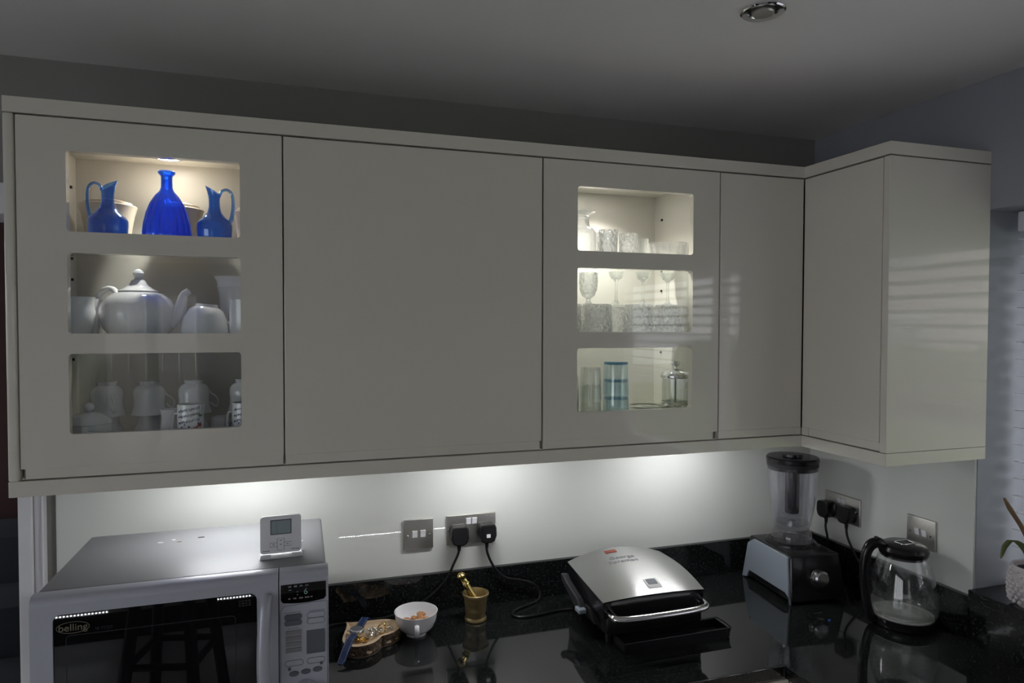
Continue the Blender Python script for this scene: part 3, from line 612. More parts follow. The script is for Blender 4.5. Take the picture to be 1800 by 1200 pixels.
# ---- cup-shaped bowl with almonds
bc = (0.812, -0.140, ZW)
t = thing('cup_bowl', 'white china cup-shaped bowl with a handle, holding almonds', 'bowl', bc)
MB().lathe([(0, 0.004), (0.022, 0.004), (0.0225, 0), (0.026, 0), (0.0265, 0.007), (0.036, 0.012), (0.047, 0.024), (0.0535, 0.042), (0.0555, 0.058), (0.0562, 0.0605), (0.0548, 0.0605), (0.0525, 0.043), (0.046, 0.026), (0.035, 0.0145), (0, 0.010)], 56).build('bowl', M_china, t)
a = -1.70
MB().tube([(math.cos(a) * q, math.sin(a) * q, z) for q, z in ((0.052, 0.043), (0.062, 0.044), (0.068, 0.036), (0.066, 0.024), (0.056, 0.016), (0.042, 0.014))], 0.004, 10, smooth=5, flat=(0.8, 1.5)).build('handle', M_china, t)
for k, (x, y, z, rz, tl) in enumerate(((-0.022, 0.006, 0.0245, 0.4, 0.3), (-0.006, 0.010, 0.0255, 1.3, 0.2), (0.010, 0.007, 0.0255, -0.5, 0.3), (-0.013, -0.010, 0.0255, 2.2, 0.1), (0.004, -0.008, 0.0265, 0.9, 0.4), (0.022, -0.004, 0.026, 1.9, 0.2), (0.013, 0.020, 0.028, 0.1, 0.3))):
    mb = MB().ball((0, 0, 0), 1, 12, 8, sc=(0.0115, 0.007, 0.0045))
    for i, v in enumerate(mb.v): mb.v[i] = (v[0], v[1] * (1 - 0.35 * max(0, v[0] / 0.0115)), v[2])
    o = mb.build('almond', M_almond); o.location = (bc[0] + x * 1.15 + 0.004, bc[1] + y * 1.15 + 0.006, bc[2] + z + 0.009); o.rotation_euler = (tl, 0.2, rz); o.scale = (1.15, 1.15, 1.15)
    tag(o, ['leftmost almond in the white bowl', 'almond second from the left at the back of the bowl', 'almond at the middle of the nut pile', 'front left almond in the white bowl', 'front middle almond in the white bowl', 'rightmost almond in the white bowl', 'almond leaning on the far right of the pile'][k], 'almond', 'almonds in the bowl')

# ---- mortar and pestle
mc = (0.982, -0.105, ZW)
t = thing('brass_mortar', 'ridged brass mortar standing against the upstand', 'mortar', mc)
MB().lathe([(0, 0), (0.029, 0), (0.0305, 0.003), (0.0295, 0.007), (0.0268, 0.010), (0.0275, 0.022), (0.0284, 0.0235), (0.0286, 0.031), (0.0282, 0.0325), (0.0298, 0.046), (0.0306, 0.0475), (0.0312, 0.054), (0.0312, 0.0555), (0.0330, 0.066), (0.0365, 0.069), (0.0365, 0.074), (0.034, 0.0755), (0.0305, 0.070), (0.027, 0.045), (0.022, 0.012), (0, 0.010)], 48).build('cup', M_brass, t)
pa, pb = Vector((mc[0] + 0.015, mc[1] - 0.006, ZW + 0.026)), Vector((mc[0] - 0.044, mc[1] + 0.012, ZW + 0.130))
u_ = (pb - pa); Ln = u_.length; u_.normalize()
Mp = Matrix.Translation(pa) @ Vector((0, 0, 1)).rotation_difference(u_).to_matrix().to_4x4()
o = MB().lathe([(0, 0), (0.010, 0.001), (0.0135, 0.008), (0.0125, 0.02), (0.0108, 0.04), (0.0092, 0.07), (0.0088, 0.080), (0.0118, 0.084), (0.0092, 0.088), (0.0085, 0.100), (0.0115, 0.104), (0.012, 0.111), (0.009, 0.116), (0.006, Ln - 0.003), (0, Ln)], 28).xf(Mp).build('brass_pestle', M_brassb)
tag(o, 'polished brass pestle leaning in the mortar', 'pestle')

# ---- heart-shaped wooden dish with watch and jewellery
hc = Vector((0.681, -0.140, ZW))
def heart(s, n=64):
    P = []
    for k in range(n):
        a = 2 * PI * k / n
        x = 16 * math.sin(a) ** 3; y = 13 * math.cos(a) - 4 * math.cos(2 * a) - 1.7 * math.cos(3 * a) - 0.8 * math.cos(4 * a)
        y += 3.2 * math.exp(-(min(a, 2 * PI - a) / 0.42) ** 2)
        P.append((x / 17 * s, (y + 2) / 17 * s))
    return P
t = thing('wooden_heart_dish', 'heart-shaped slice of wood with bark edge, used as a trinket dish', 'dish', hc, math.radians(-143))
H1, H2 = heart(0.090), heart(0.079); n = len(H1)
def rings(levels):
    V = []; F = []
    for P, z in levels: V += [(x, y, z) for x, y in P]
    for i in range(len(levels) - 1):
        for k in range(n): F.append((i * n + k, i * n + (k + 1) % n, (i + 1) * n + (k + 1) % n, (i + 1) * n + k))
    return V, F
rb = random.Random(2)
def rough(P, q): return [(x * (1 + rb.uniform(-q, q)), y * (1 + rb.uniform(-q, q))) for x, y in P]
V, F = rings([(H1, 0.001), (rough(H1, .02), 0.009), (rough(heart(0.0915), .02), 0.018), (heart(0.0895), 0.0285)])
MB().add(V, F).build('bark', M_bark, t)
V, F = rings([(heart(0.0892), 0.0286), (H2, 0.029), (heart(0.072), 0.022), (heart(0.055), 0.018), (heart(0.001), 0.018)])
V2, F2 = rings([(heart(0.0892), 0.0), (heart(0.0892), 0.0286)])
MB().add(V, F).add(V2, F2).add(*(lambda P: ([(x, y, 0) for x, y in P], [tuple(range(len(P)))[::-1]]))(heart(0.0892))).build('dish', M_wood, t)
# wristwatch lying across the dish
wa, wb_, wc = Vector((0.613, -0.262, ZW + 0.012)), Vector((0.6595, -0.160, ZW + 0.037)), Vector((0.693, -0.072, ZW + 0.026))
t = thing('wristwatch', 'silver wristwatch with a navy leather strap lying across the wooden dish', 'watch', wb_)
def strap(P, name):
    mb = MB(); V = []; F = []
    pts = [Vector(p) - wb_ for p in P]; Q = []
    for i in range(len(pts) - 1):
        for k in range(5): Q.append(pts[i].lerp(pts[i + 1], k / 5))
    Q.append(pts[-1])
    for i, p in enumerate(Q):
        d_ = (Q[min(i + 1, len(Q) - 1)] - Q[max(i - 1, 0)]); d_.z = 0; d_.normalize(); s_ = Vector((d_.y, -d_.x, 0))
        f_ = i / (len(Q) - 1); wd = 0.0105 - 0.0015 * f_ - (0.004 if i == len(Q) - 1 else 0)
        V += [p + s_ * wd, p - s_ * wd, p - s_ * wd + Vector((0, 0, 0.0032)), p + s_ * wd + Vector((0, 0, 0.0032))]
    for i in range(len(Q) - 1):
        for k in range(4): F.append((i * 4 + k, i * 4 + (k + 1) % 4, i * 4 + 4 + (k + 1) % 4, i * 4 + 4 + k))
    F += [(3, 2, 1, 0), tuple(len(V) - 4 + k for k in range(4))]
    o = mb.add(V, F).build(name, M_navy, t)
    for s2 in (-1, 1):
        L_ = [Vector(V[i * 4 + 2]).lerp(Vector(V[i * 4 + 3]), 0.5 + s2 * 0.38) + Vector((0, 0, 0.0002)) for i in range(len(Q))]
        MB().tube(L_, 0.0004, 5).build('stitching', M_stitch, o)
strap([wb_ + Vector((-0.008, -0.016, -0.003)), (0.638, -0.203, ZW + 0.034), (0.625, -0.233, ZW + 0.022), (0.612, -0.262, ZW + 0.006)], 'strap')
strap([wb_ + Vector((0.006, 0.017, -0.003)), (0.674, -0.118, ZW + 0.034), (0.686, -0.084, ZW + 0.033), (0.697, -0.058, ZW + 0.016)], 'strap')
MB().lathe([(0, -0.004), (0.0165, -0.004), (0.019, -0.001), (0.019, 0.003), (0.0175, 0.006), (0.0155, 0.0065), (0.0155, 0.0055)], 40).build('case', M_silverj, t); MB().lathe([(0, 0.0052), (0.0156, 0.0052), (0.0156, 0.0057), (0, 0.0057)], 36).build('dial', M_slate, t); MB().tube([(-0.019, 0.004, 0.001), (-0.024, 0.005, 0.001)], 0.0028, 10).build('crown', M_silverj, t)
jl = ['silver ring nearest the watch', 'pile of linked silver earrings left of the dish notch', 'gold ring at the front of the dish', 'gold hoop earring under the watch edge', 'silver bangle ring at the middle of the dish', 'gold and silver ring at the back right of the trinkets', 'silver ring at the right end of the dish', 'small silver hoop near the dish rim', 'thin gold ring lying flat in the dish']
jp = [(0.690, -0.158, 0.3), (0.700, -0.168, 1.0), (0.668, -0.192, 0.8), (0.662, -0.180, 0.2), (0.712, -0.160, 0.6), (0.722, -0.155, 1.1), (0.738, -0.165, 0.7), (0.686, -0.175, 1.3), (0.672, -0.185, 0.1)]
for k, (x, y, tl) in enumerate(jp):
    m = M_goldj if k in (2, 3, 5, 8) else M_silverj
    R_ = 0.0088 + 0.003 * ((k * 7) % 3) / 2
    mb = MB().tube([(R_ * math.cos(a * PI / 12), R_ * math.sin(a * PI / 12), 0) for a in range(25)], 0.0021, 8, caps=False)
    for a in range(3): mb.ball((R_ * math.cos(a * 0.5), R_ * math.sin(a * 0.5), 0.0015), 0.0034, 8, 6)
    o = mb.build('trinket_ring', m); o.location = (x, y, ZW + 0.0205 + 0.0105 * math.sin(tl) + 0.002); o.rotation_euler = (tl, 0.1, k * 1.1); tag(o, jl[k], 'jewellery', 'trinkets in the heart dish')

# ---- contact grill
gr = thing('contact_grill', 'electric contact grill with curved brushed steel lid and chrome handle', 'grill', (1.39, -0.24, ZW))
GO = Vector((1.39, -0.24, ZW))
FL, FR, BL, BR = [Vector(p) - GO for p in ((1.232, -0.385, 1.026), (1.520, -0.385, 1.026), (1.254, -0.105, 1.030), (1.552, -0.105, 1.030))]
def lid(u, v, h=0.0):
    p = FL.lerp(FR, u).lerp(BL.lerp(BR, u), v)
    q = 1 - (2 * u - 1) ** 2
    z = p.z + q * (0.006 + 0.022 * v) + 0.007 * math.sin(PI * v)
    ox = 0.006 * math.sin(PI * v) * (2 * u - 1)
    return Vector((p.x + ox, p.y, z + h))
NU, NV = 28, 20
V = []; F = []
for j in range(NV + 1):
    for i in range(NU + 1): V.append(lid(i / NU, j / NV))
for j in range(NV + 1):
    for i in range(NU + 1): V.append(lid(i / NU, j / NV, -0.003))
K = (NU + 1) * (NV + 1); ix = lambda i, j: j * (NU + 1) + i
for j in range(NV):
    for i in range(NU):
        F.append((ix(i, j), ix(i + 1, j), ix(i + 1, j + 1), ix(i, j + 1))); F.append((K + ix(i, j), K + ix(i, j + 1), K + ix(i + 1, j + 1), K + ix(i + 1, j)))
for i in range(NU): F.append((ix(i, 0), K + ix(i, 0), K + ix(i + 1, 0), ix(i + 1, 0))); F.append((ix(i, NV), ix(i + 1, NV), K + ix(i + 1, NV), K + ix(i, NV)))
for j in range(NV): F.append((ix(0, j), ix(0, j + 1), K + ix(0, j + 1), K + ix(0, j))); F.append((ix(NU, j), K + ix(NU, j), K + ix(NU, j + 1), ix(NU, j + 1)))
ld = MB().add(V, F).build('lid_plate', M_lid, gr, 0.5)
# black rim under the lid plate down to the upper hot plate
V = []; F = []
per = [(i / NU, 0) for i in range(NU)] + [(1, j / NV) for j in range(NV)] + [(1 - i / NU, 1) for i in range(NU)] + [(0, 1 - j / NV) for j in range(NV)]
m_ = len(per)
for u, v in per: V.append(lid(u, v, -0.003))
for u, v in per:
    p = lid(u, v); V.append(Vector((p.x * 0.965, p.y * 0.965, 0.082)))
for k in range(m_): F.append((k, (k + 1) % m_, m_ + (k + 1) % m_, m_ + k))
F.append(tuple(m_ + k for k in range(m_)))
MB().add(V, F).build('lid_rim', M_black, gr, 0.5)
MB().box(-0.138, 0.140, -0.125, 0.125, 0.029, 0.080, 0.010, 3).build('base', M_blackm, gr)
for sx in (-0.11, 0.11):
    for sy in (-0.085, 0.10): MB().lathe([(0, 0), (0.012, 0), (0.013, 0.031), (0, 0.031)], 14, (sx, sy, 0)).build('foot', M_black, gr)
MB().tube([(-0.135, -0.128, 0.098), (-0.138, -0.160, 0.096), (-0.126, -0.176, 0.094), (-0.06, -0.181, 0.093), (0.05, -0.181, 0.093), (0.108, -0.176, 0.094), (0.120, -0.160, 0.096), (0.118, -0.128, 0.098)], 0.0095, 14, smooth=6, flat=(0.8, 1.1)).build('handle', M_chrome, gr)
for x in (-0.135, 0.118): MB().box(x - 0.011, x + 0.011, -0.142, -0.115, 0.086, 0.110, 0.003).build('handle_mount', M_black, gr)
MB().box(0.121, 0.142, -0.120, -0.085, 0.075, 0.098, 0.003).build('lid_catch', M_dkgrey, gr)
# hinge arm on the left
MB().prism([(-0.045, 0.070), (-0.02, 0.090), (0.06, 0.108), (0.075, 0.118), (0.095, 0.116), (0.085, 0.098), (0.03, 0.076), (-0.01, 0.060)], -0.174, -0.156, 'x', b=0.003).build('hinge_arm', M_dkgrey, gr)
MB().prism([(-0.095, 0.050), (-0.06, 0.078), (0.0, 0.075), (0.05, 0.060)], -0.158, -0.138, 'x', b=0.002).build('hinge_bracket', M_blackm, gr)
MB().box(-0.182, -0.160, -0.055, -0.025, 0.062, 0.074, 0.003).build('height_slider', M_sideg, gr)
# lamp window, latch badge and lettering on the lid
V = []; F = []
def patch(u0, u1, v0, v1, h0, h1, name, mat, nu=6, nv=4, chamfer=0.0):
    V = []; F = []
    for hh in (h0, h1):
        for j in range(nv + 1):
            for i in range(nu + 1): V.append(lid(u0 + (u1 - u0) * i / nu + (chamfer * (0.5 - j / nv) * 2 if i == 0 else 0), v0 + (v1 - v0) * j / nv, hh))
    K = (nu + 1) * (nv + 1); q = lambda i, j: j * (nu + 1) + i
    for j in range(nv):
        for i in range(nu): F.append((q(i, j), q(i + 1, j), q(i + 1, j + 1), q(i, j + 1))); F.append((K + q(i, j), K + q(i + 1, j), K + q(i + 1, j + 1), K + q(i, j + 1)))
    for i in range(nu): F.append((q(i, 0), q(i + 1, 0), K + q(i + 1, 0), K + q(i, 0))); F.append((q(i, nv), q(i + 1, nv), K + q(i + 1, nv), K + q(i, nv)))
    for j in range(nv): F.append((q(0, j), q(0, j + 1), K + q(0, j + 1), K + q(0, j))); F.append((q(nu, j), q(nu, j + 1), K + q(nu, j + 1), K + q(nu, j)))
    return MB().add(V, F).build(name, mat, ld, 0.4)
patch(0.36, 0.475, 0.865, 0.925, -0.001, 0.0015, 'indicator_lens', M_amber)
patch(0.485, 0.615, 0.085, 0.235, -0.001, 0.0016, 'badge_frame', M_chrome)
patch(0.505, 0.595, 0.14, 0.225, 0.0, 0.0022, 'badge_window', M_slate)
def lidmap(cu0, cv0, rot=0.0):
    def f(x, y, h):
        return lid(cu0 + x / 0.29, cv0 + y / 0.28, 0.0002 + h)
    return f
text_part('maker_lettering', 'George', 0.024, M_ink, ld, lidmap(0.47, 0.725))
text_part('maker_lettering', 'Foreman', 0.024, M_ink, ld, lidmap(0.455, 0.635))
tr = thing('drip_tray', 'black plastic drip tray sticking out under the front of the grill', 'tray', (1.43, -0.375, ZW))
mb = MB().plate([(-0.142, 0), (0.150, 0), (0.158, 0.026), (-0.150, 0.026)], [], -0.032, -0.028)
mb.box(-0.142, 0.150, -0.03, 0.03, 0.001, 0.004).plate([(-0.142, 0), (0.150, 0), (0.158, 0.026), (-0.150, 0.026)], [], 0.028, 0.032).box(-0.148, -0.143, -0.03, 0.03, 0.002, 0.026).box(0.150, 0.155, -0.03, 0.03, 0.002, 0.026)
mb.build('pan', M_black, tr)
MB().tube([(-0.150, -0.032, 0.026), (0.158, -0.032, 0.026), (0.160, 0.0, 0.027), (0.158, 0.032, 0.026), (0.10, 0.032, 0.026)], 0.002, 8).build('rim', M_black, tr)

# ---- blender
bl = thing('jug_blender', 'black and silver blender base holding a clear plastic jug with black lid', 'blender', (1.972, -0.180, ZW), math.radians(-5))
def frustum(hx0, hy0, z0, hx1, hy1, z1, b=0.006):
    bm = bmesh.new(); bmesh.ops.create_cube(bm, size=2)
    for v in bm.verts:
        top = v.co.z > 0; v.co = (v.co.x * (hx1 if top else hx0), v.co.y * (hy1 if top else hy0), z1 if top else z0)
    bmesh.ops.bevel(bm, geom=list(bm.edges), offset=b, segments=3, affect='EDGES', profile=0.5)
    return MB().bm(bm)
frustum(0.090, 0.124, 0.006, 0.081, 0.106, 0.136, 0.008).build('base', M_black, bl)
for s_ in (-1, 1):
    Vq = MB().prism([(-0.121, 0.0), (-0.116, 0.022), (-0.098, 0.030), (0.085, 0.030), (0.095, 0.006), (0.120, 0.0), (0.104, 0.112), (0.075, 0.132), (-0.098, 0.132)], -0.005, 0.005, 'x', b=0.0015)
    Vq.v = [(s_ * 0.0915 + x - s_ * 0.075 * z, y, z) for x, y, z in Vq.v]
    Vq.build('side_panel', M_sideg if s_ < 0 else M_black, bl)
MB().lathe([(0.0, 0.136), (0.075, 0.1345), (0.074, 0.140), (0.066, 0.146), (0.0, 0.147)], 48, (0.008, 0.018, 0)).build('jug_seat', M_black, bl)
kb = MB().lathe([(0.0, 0.026), (0.019, 0.025), (0.0235, 0.021), (0.0245, 0.0), (0, 0)], 36).xf(Matrix.Translation((0.002, -0.116, 0.074)) @ Matrix.Rotation(PI / 2, 4, 'X')).build('speed_knob', M_steel, bl)
MB().prism([(0.030 * math.cos(a), 0.030 * math.sin(a)) for a in [PI * (0.95 + 0.75 * k / 12) for k in range(13)]] + [(0.0255 * math.cos(a), 0.0255 * math.sin(a)) for a in [PI * (0.95 + 0.75 * (12 - k) / 12) for k in range(13)]], -0.1135, -0.106, 'y').xf(Matrix.Translation((0.002, -0.009, 0.074))).build('knob_collar', M_steel, bl)
MB().prism([(-0.012, 0.0), (0.012, 0.0), (0.009, 0.003), (-0.009, 0.003)], -0.114, -0.108, 'y').xf(Matrix.Translation((0, -0.011, 0.026))).build('front_badge', M_chrome, bl)
jc = (0.010, 0.018, 0.146)
def ribj(a, i): return 1 + 0.012 * (1 if math.cos(6 * a) > 0.75 else 0)
prof = [(0.0585, 0.0), (0.0595, 0.006), (0.057, 0.020), (0.0525, 0.030), (0.0515, 0.038), (0.056, 0.050), (0.0605, 0.075), (0.066, 0.12), (0.0705, 0.165), (0.0735, 0.20), (0.075, 0.232), (0.0765, 0.246), (0.0745, 0.246), (0.072, 0.21), (0.0685, 0.165), (0.064, 0.12), (0.0585, 0.075), (0.052, 0.052), (0.0, 0.046)]
jg = MB().lathe(prof, 72, jc, rib=lambda a, i: ribj(a, i) if 5 < i < 10 else 1).build('jug', G_jar, bl)
MB().lathe([(0, 0.24), (0.0765, 0.24), (0.0775, 0.246), (0.0775, 0.253), (0.074, 0.257), (0.030, 0.258), (0.029, 0.265), (0.0, 0.266)], 56, jc).build('jug_lid', M_black, bl)
MB().lathe([(0.0735, 0.218), (0.0742, 0.222), (0.0762, 0.241), (0.070, 0.241), (0.0695, 0.218)], 56, jc, closed=True).build('lid_skirt', M_dkgrey, bl)
MB().lathe([(0.0, 0.078), (0.019, 0.080), (0.0205, 0.088), (0.021, 0.24), (0.0, 0.24)], 32, jc).build('filter_tube', M_black, bl)
MB().lathe([(0.0, 0.046), (0.014, 0.046), (0.013, 0.056), (0.0, 0.060)], 20, jc).build('blade_hub', M_steel, bl)

# ---- glass kettle
kc = (2.086, -0.474, ZW)
kt = thing('glass_kettle', 'clear glass electric kettle with black lid and handle, part filled with water', 'kettle', kc)
la = math.atan2(0.304, -0.952)         # handle side (towards image left)
hx, hy = math.cos(la), math.sin(la)
MB().lathe([(0, 0), (0.072, 0), (0.076, 0.004), (0.076, 0.018), (0.080, 0.026), (0.0, 0.026)], 56).build('base', M_black, kt)
MB().lathe([(0.0805, 0.026), (0.0855, 0.036), (0.0868, 0.050), (0.0855, 0.070), (0.0815, 0.100), (0.0755, 0.132), (0.0685, 0.160), (0.0615, 0.182), (0.0580, 0.194), (0.0560, 0.194), (0.0595, 0.181), (0.0665, 0.159), (0.0735, 0.131), (0.0795, 0.100), (0.0835, 0.070), (0.0848, 0.050), (0.0835, 0.037), (0.0785, 0.028)], 64).build('glass_body', G_kettle, kt)
MB().lathe([(0, 0.0265), (0.076, 0.0265), (0.076, 0.029), (0.066, 0.030), (0.064, 0.033), (0.060, 0.033), (0.058, 0.030), (0, 0.030)], 56).build('heating_plate', M_heat, kt)
MB().lathe([(0.0, 0.0335), (0.0785, 0.0335), (0.0832, 0.040), (0.0845, 0.050), (0.0, 0.050)], 56).build('water', G_water, kt)
MB().lathe([(0, 0.184), (0.0555, 0.184), (0.060, 0.194), (0.062, 0.204), (0.058, 0.213), (0.045, 0.220), (0, 0.222)], 56).build('lid', M_black, kt)
MB().tube([(x * 0.9, y * 0.9 - 0.004, 0.2222) for x, y in rrect(-0.024, 0.024, -0.017, 0.017, 0.006, 4)] + [(0.024 * 0.9, 0.011 * 0.9 - 0.004, 0.2222)], 0.0016, 8, caps=False).build('lid_ring', M_chrome, kt)
sp = Vector((-hx, -hy, 0)); sd = Vector((hy, -hx, 0))
V = []; F = []
for j in range(6):
    f_ = j / 5
    for k in range(9):
        a = -1.0 + 2.0 * k / 8
        c_ = (0.0585 + 0.016 * (1 - abs(a)) * (1 - f_) + 0.012 * f_ * (1 - abs(a)) * 0) + 0.006 * f_
        V.append(sp * (c_ * math.cos(a * 0.45)) + sd * (c_ * math.sin(a * 0.45)) + Vector((0, 0, 0.196 - 0.032 * f_)))
for j in range(5):
    for k in range(8): F.append((j * 9 + k, j * 9 + k + 1, j * 9 + 10 + k, j * 9 + 9 + k))
MB().add(V, F).build('spout', G_kettle, kt)
hpt = [(0.050, 0.208), (0.068, 0.220), (0.088, 0.214), (0.101, 0.190), (0.106, 0.150), (0.104, 0.105), (0.098, 0.060), (0.088, 0.024), (0.076, 0.010)]
MB().tube([(hx * q, hy * q, z) for q, z in hpt], [0.013, 0.0145, 0.0145, 0.0135, 0.0125, 0.012, 0.012, 0.0125, 0.012], 14, smooth=5, flat=(1.0, 0.85)).build('handle', M_black, kt)
MB().box(-0.004, 0.004, -0.008, 0.008, 0, 0.004, 0.001).xf(Matrix.Translation((hx * 0.072, hy * 0.072, 0.232)) @ Matrix.Rotation(la, 4, 'Z')).build('lid_button', M_dkgrey, kt)
# cable from the right wall ends at the kettle; small blue scrap on the worktop
o = MB().box(-0.006, 0.006, -0.0025, 0.0025, 0, 0.003, 0.001).build('blue_clip', M_blue_bit); o.location = (1.905, -0.405, ZW); o.rotation_euler = (0, 0, 0.5); tag(o, 'tiny blue plastic scrap on the worktop', 'scrap')

# ---- potted plant on the sill
pc = (2.230, -0.719, 1.025)
t = thing('potted_plant', 'strap-leaved plant with browned leaf tips in a white hobnail pot on the sill', 'plant', pc)
pp = MB().lathe([(0, 0), (0.035, 0), (0.044, 0.010), (0.052, 0.034), (0.054, 0.060), (0.052, 0.088), (0.050, 0.100), (0.046, 0.100), (0.044, 0.09), (0.0, 0.088)], 48)
po_ = pp.build('plant_pot', M_pot, t)
mb = MB()
for j in range(8):
    z = 0.016 + j * 0.0105; r_ = 0.046 + 0.0085 * math.sin(PI * (z + 0.01) / 0.115)
    for k in range(22):
        a = 2 * PI * (k + 0.5 * (j % 2)) / 22; mb.ball((r_ * math.cos(a), r_ * math.sin(a), z), 0.0055, 8, 6)
hb = mb.build('hobnails', M_pot, po_); hb['kind'] = 'stuff'
MB().lathe([(0, 0.086), (0.0455, 0.085), (0.0455, 0.0895), (0, 0.092)], 24).build('soil', M_soil, t)
def leaf(P, wds, mat):
    P = [Vector(p) for p in P]; Q = []; W_ = []
    for i in range(len(P) - 1):
        p0, p1, p2, p3 = P[max(i - 1, 0)], P[i], P[i + 1], P[min(i + 2, len(P) - 1)]
        for k in range(5):
            tt = k / 5; Q.append(0.5 * ((2 * p1) + (p2 - p0) * tt + (2 * p0 - 5 * p1 + 4 * p2 - p3) * tt * tt + (3 * p1 - p0 - 3 * p2 + p3) * tt ** 3)); W_.append(wds[i] * (1 - tt) + wds[i + 1] * tt)
    Q.append(P[-1]); W_.append(wds[-1])
    V = []; F = []
    side = Vector((0.80, -0.60, 0))
    for q, wd in zip(Q, W_):
        nn = Vector((-0.6, -0.8, 0.1)) * 0.0012
        wd *= 0.72; V += [q - side * wd, q + nn * 2.5, q + side * wd, q - nn * 0.2]
    for i in range(len(Q) - 1):
        for k in range(4): F.append((i * 4 + k, i * 4 + (k + 1) % 4, i * 4 + 4 + (k + 1) % 4, i * 4 + 4 + k))
    return MB().add(V, F).build('leaf', mat, t, 1.2)
leaf([(0.0, 0, 0.088), (-0.005, 0.0, 0.13), (-0.026, 0.016, 0.19), (-0.046, 0.032, 0.235), (-0.056, 0.040, 0.262)], [0.007, 0.011, 0.008, 0.009, 0.004], M_leafb)
leaf([(-0.01, 0, 0.088), (-0.020, 0.008, 0.135), (-0.040, 0.026, 0.160), (-0.054, 0.036, 0.145), (-0.060, 0.042, 0.112)], [0.009, 0.014, 0.012, 0.010, 0.003], M_leaf)
leaf([(0.012, 0, 0.088), (0.0, -0.004, 0.14), (-0.008, -0.004, 0.20), (-0.006, 0.0, 0.255), (-0.012, 0.0, 0.285)], [0.010, 0.014, 0.011, 0.010, 0.006], M_leafb)
leaf([(-0.005, -0.01, 0.088), (-0.010, -0.008, 0.12), (-0.014, -0.004, 0.15), (-0.004, -0.01, 0.165)], [0.013, 0.018, 0.014, 0.004], M_leaf)
leaf([(0.005, 0.01, 0.088), (0.006, 0.02, 0.15), (0.004, 0.02, 0.20), (0.008, 0.02, 0.225)], [0.010, 0.015, 0.011, 0.003], M_leaf)
leaf([(0.005, -0.01, 0.088), (0.006, -0.03, 0.14), (0.010, -0.06, 0.17), (0.010, -0.09, 0.15)], [0.010, 0.015, 0.011, 0.003], M_leaf)
leaf([(0.0, -0.01, 0.088), (-0.004, -0.045, 0.14), (-0.004, -0.075, 0.20), (0.0, -0.09, 0.23)], [0.010, 0.014, 0.010, 0.003], M_leaf)

# ---- venetian blind
vb = thing('venetian_blind', 'white venetian blind with open slats in the window recess', 'blind', (XR + 0.119, -1.56, 0))
MB().box(-0.028, 0.028, -0.92, 0.945, 1.952, 2.003, 0.002).build('head_rail', M_slat, vb)
sm = None
sl_t = math.radians(-12)
for k in range(20):
    z = 1.928 - 0.0443 * k
    if sm is None:
        V = []; F = []
        for i in range(7):
            q = -0.025 + 0.05 * i / 6; zc = 0.0028 * (1 - (q / 0.025) ** 2)
            px_, pz_ = q * math.cos(sl_t) - zc * math.sin(sl_t), q * math.sin(sl_t) + zc * math.cos(sl_t)
            V += [(px_, -0.92, pz_), (px_, 0.945, pz_), (px_, -0.92, pz_ + 0.0012), (px_, 0.945, pz_ + 0.0012)]
        for i in range(6):
            a_, b_ = i * 4, i * 4 + 4
            F += [(a_, a_ + 1, b_ + 1, b_), (a_ + 2, b_ + 2, b_ + 3, a_ + 3), (a_, b_, b_ + 2, a_ + 2), (a_ + 1, a_ + 3, b_ + 3, b_ + 1)]
        F += [(0, 2, 3, 1), (24, 25, 27, 26)]
        sm = MB().add(V, F).build('slat', M_slat, vb, 0.6); sm.location = (0, 0, z)
    else:
        c_ = sm.copy(); col.objects.link(c_); c_.parent = vb; c_.location = (0, 0, z)
MB().box(-0.026, 0.026, -0.92, 0.945, 1.032, 1.050, 0.003).build('bottom_rail', M_slat, vb)
for y in (-0.75, 0.0, 0.78):
    for x in (-0.0262, 0.0262): MB().tube([(x, y, 1.045), (x, y, 1.955)], 0.0008, 6).build('ladder_cord', M_cord, vb)
# ================================================================== CABINET CONTENTS
S1, S2, S3 = 1.873, 1.670, ZDB + T       # upper shelf, lower shelf, cabinet floor
def vessel(prof, wall=0.002, floor=0.003):
    """outer profile from the bottom up -> closed glass/china wall profile"""
    inner = [(max(r - wall, 0.0005), z) for r, z in prof if z > prof[0][1] + floor]
    inner.sort(key=lambda q: -q[1])
    r0 = inner[-1][0]
    return [(0, prof[0][1])] + prof + inner + [(r0 * 0.9, prof[0][1] + floor), (0, prof[0][1] + floor)]

# ---- blue glass
def blue_jug(cx, cy, s, side, lab, k=1.0):
    t = thing('blue_glass_jug', lab, 'jug', (cx, cy, S1), 0, 'blue glass on the top shelf')
    prof = [(0.029, 0.0), (0.033, 0.006), (0.0365, 0.025), (0.0385, 0.045), (0.0385, 0.058), (0.034, 0.066), (0.024, 0.075), (0.016, 0.085), (0.0125, 0.097), (0.0118, 0.112), (0.0125, 0.124), (0.0145, 0.133)]
    mb = MB().lathe(vessel([(r * k, z) for r, z in prof], 0.0018, 0.004), 44)
    V = []
    for x, y, z in mb.v:
        if z > 0.108:
            f = min(1, (z - 0.108) / 0.025); u = x * s / 0.0145
            x += s * 0.006 * f * max(0, u) ** 2; z += f * 0.010 * u + 0.002 * f * max(0, u) ** 2; y *= 1 - 0.35 * f * max(0, u)
        V.append((x, y, z))
    mb.v = V; mb.build('jug_body', G_bluej, t)
    P = [(-0.010, 0.122), (-0.016, 0.134), (-0.027, 0.137), (-0.036, 0.128), (-0.0385, 0.110), (-0.0375, 0.088), (-0.033, 0.068), (-0.026, 0.066)]
    MB().tube([(s * x, 0, z) for x, z in P], [0.0045, 0.0040, 0.0038, 0.0042, 0.0046, 0.0054, 0.0062, 0.0050], 12, smooth=5, flat=(0.8, 1.3)).build('handle', G_bluej, t)
blue_jug(0.1355, -0.23, 1, 1, 'blue glass jug with its handle on the left, left of the decanter')
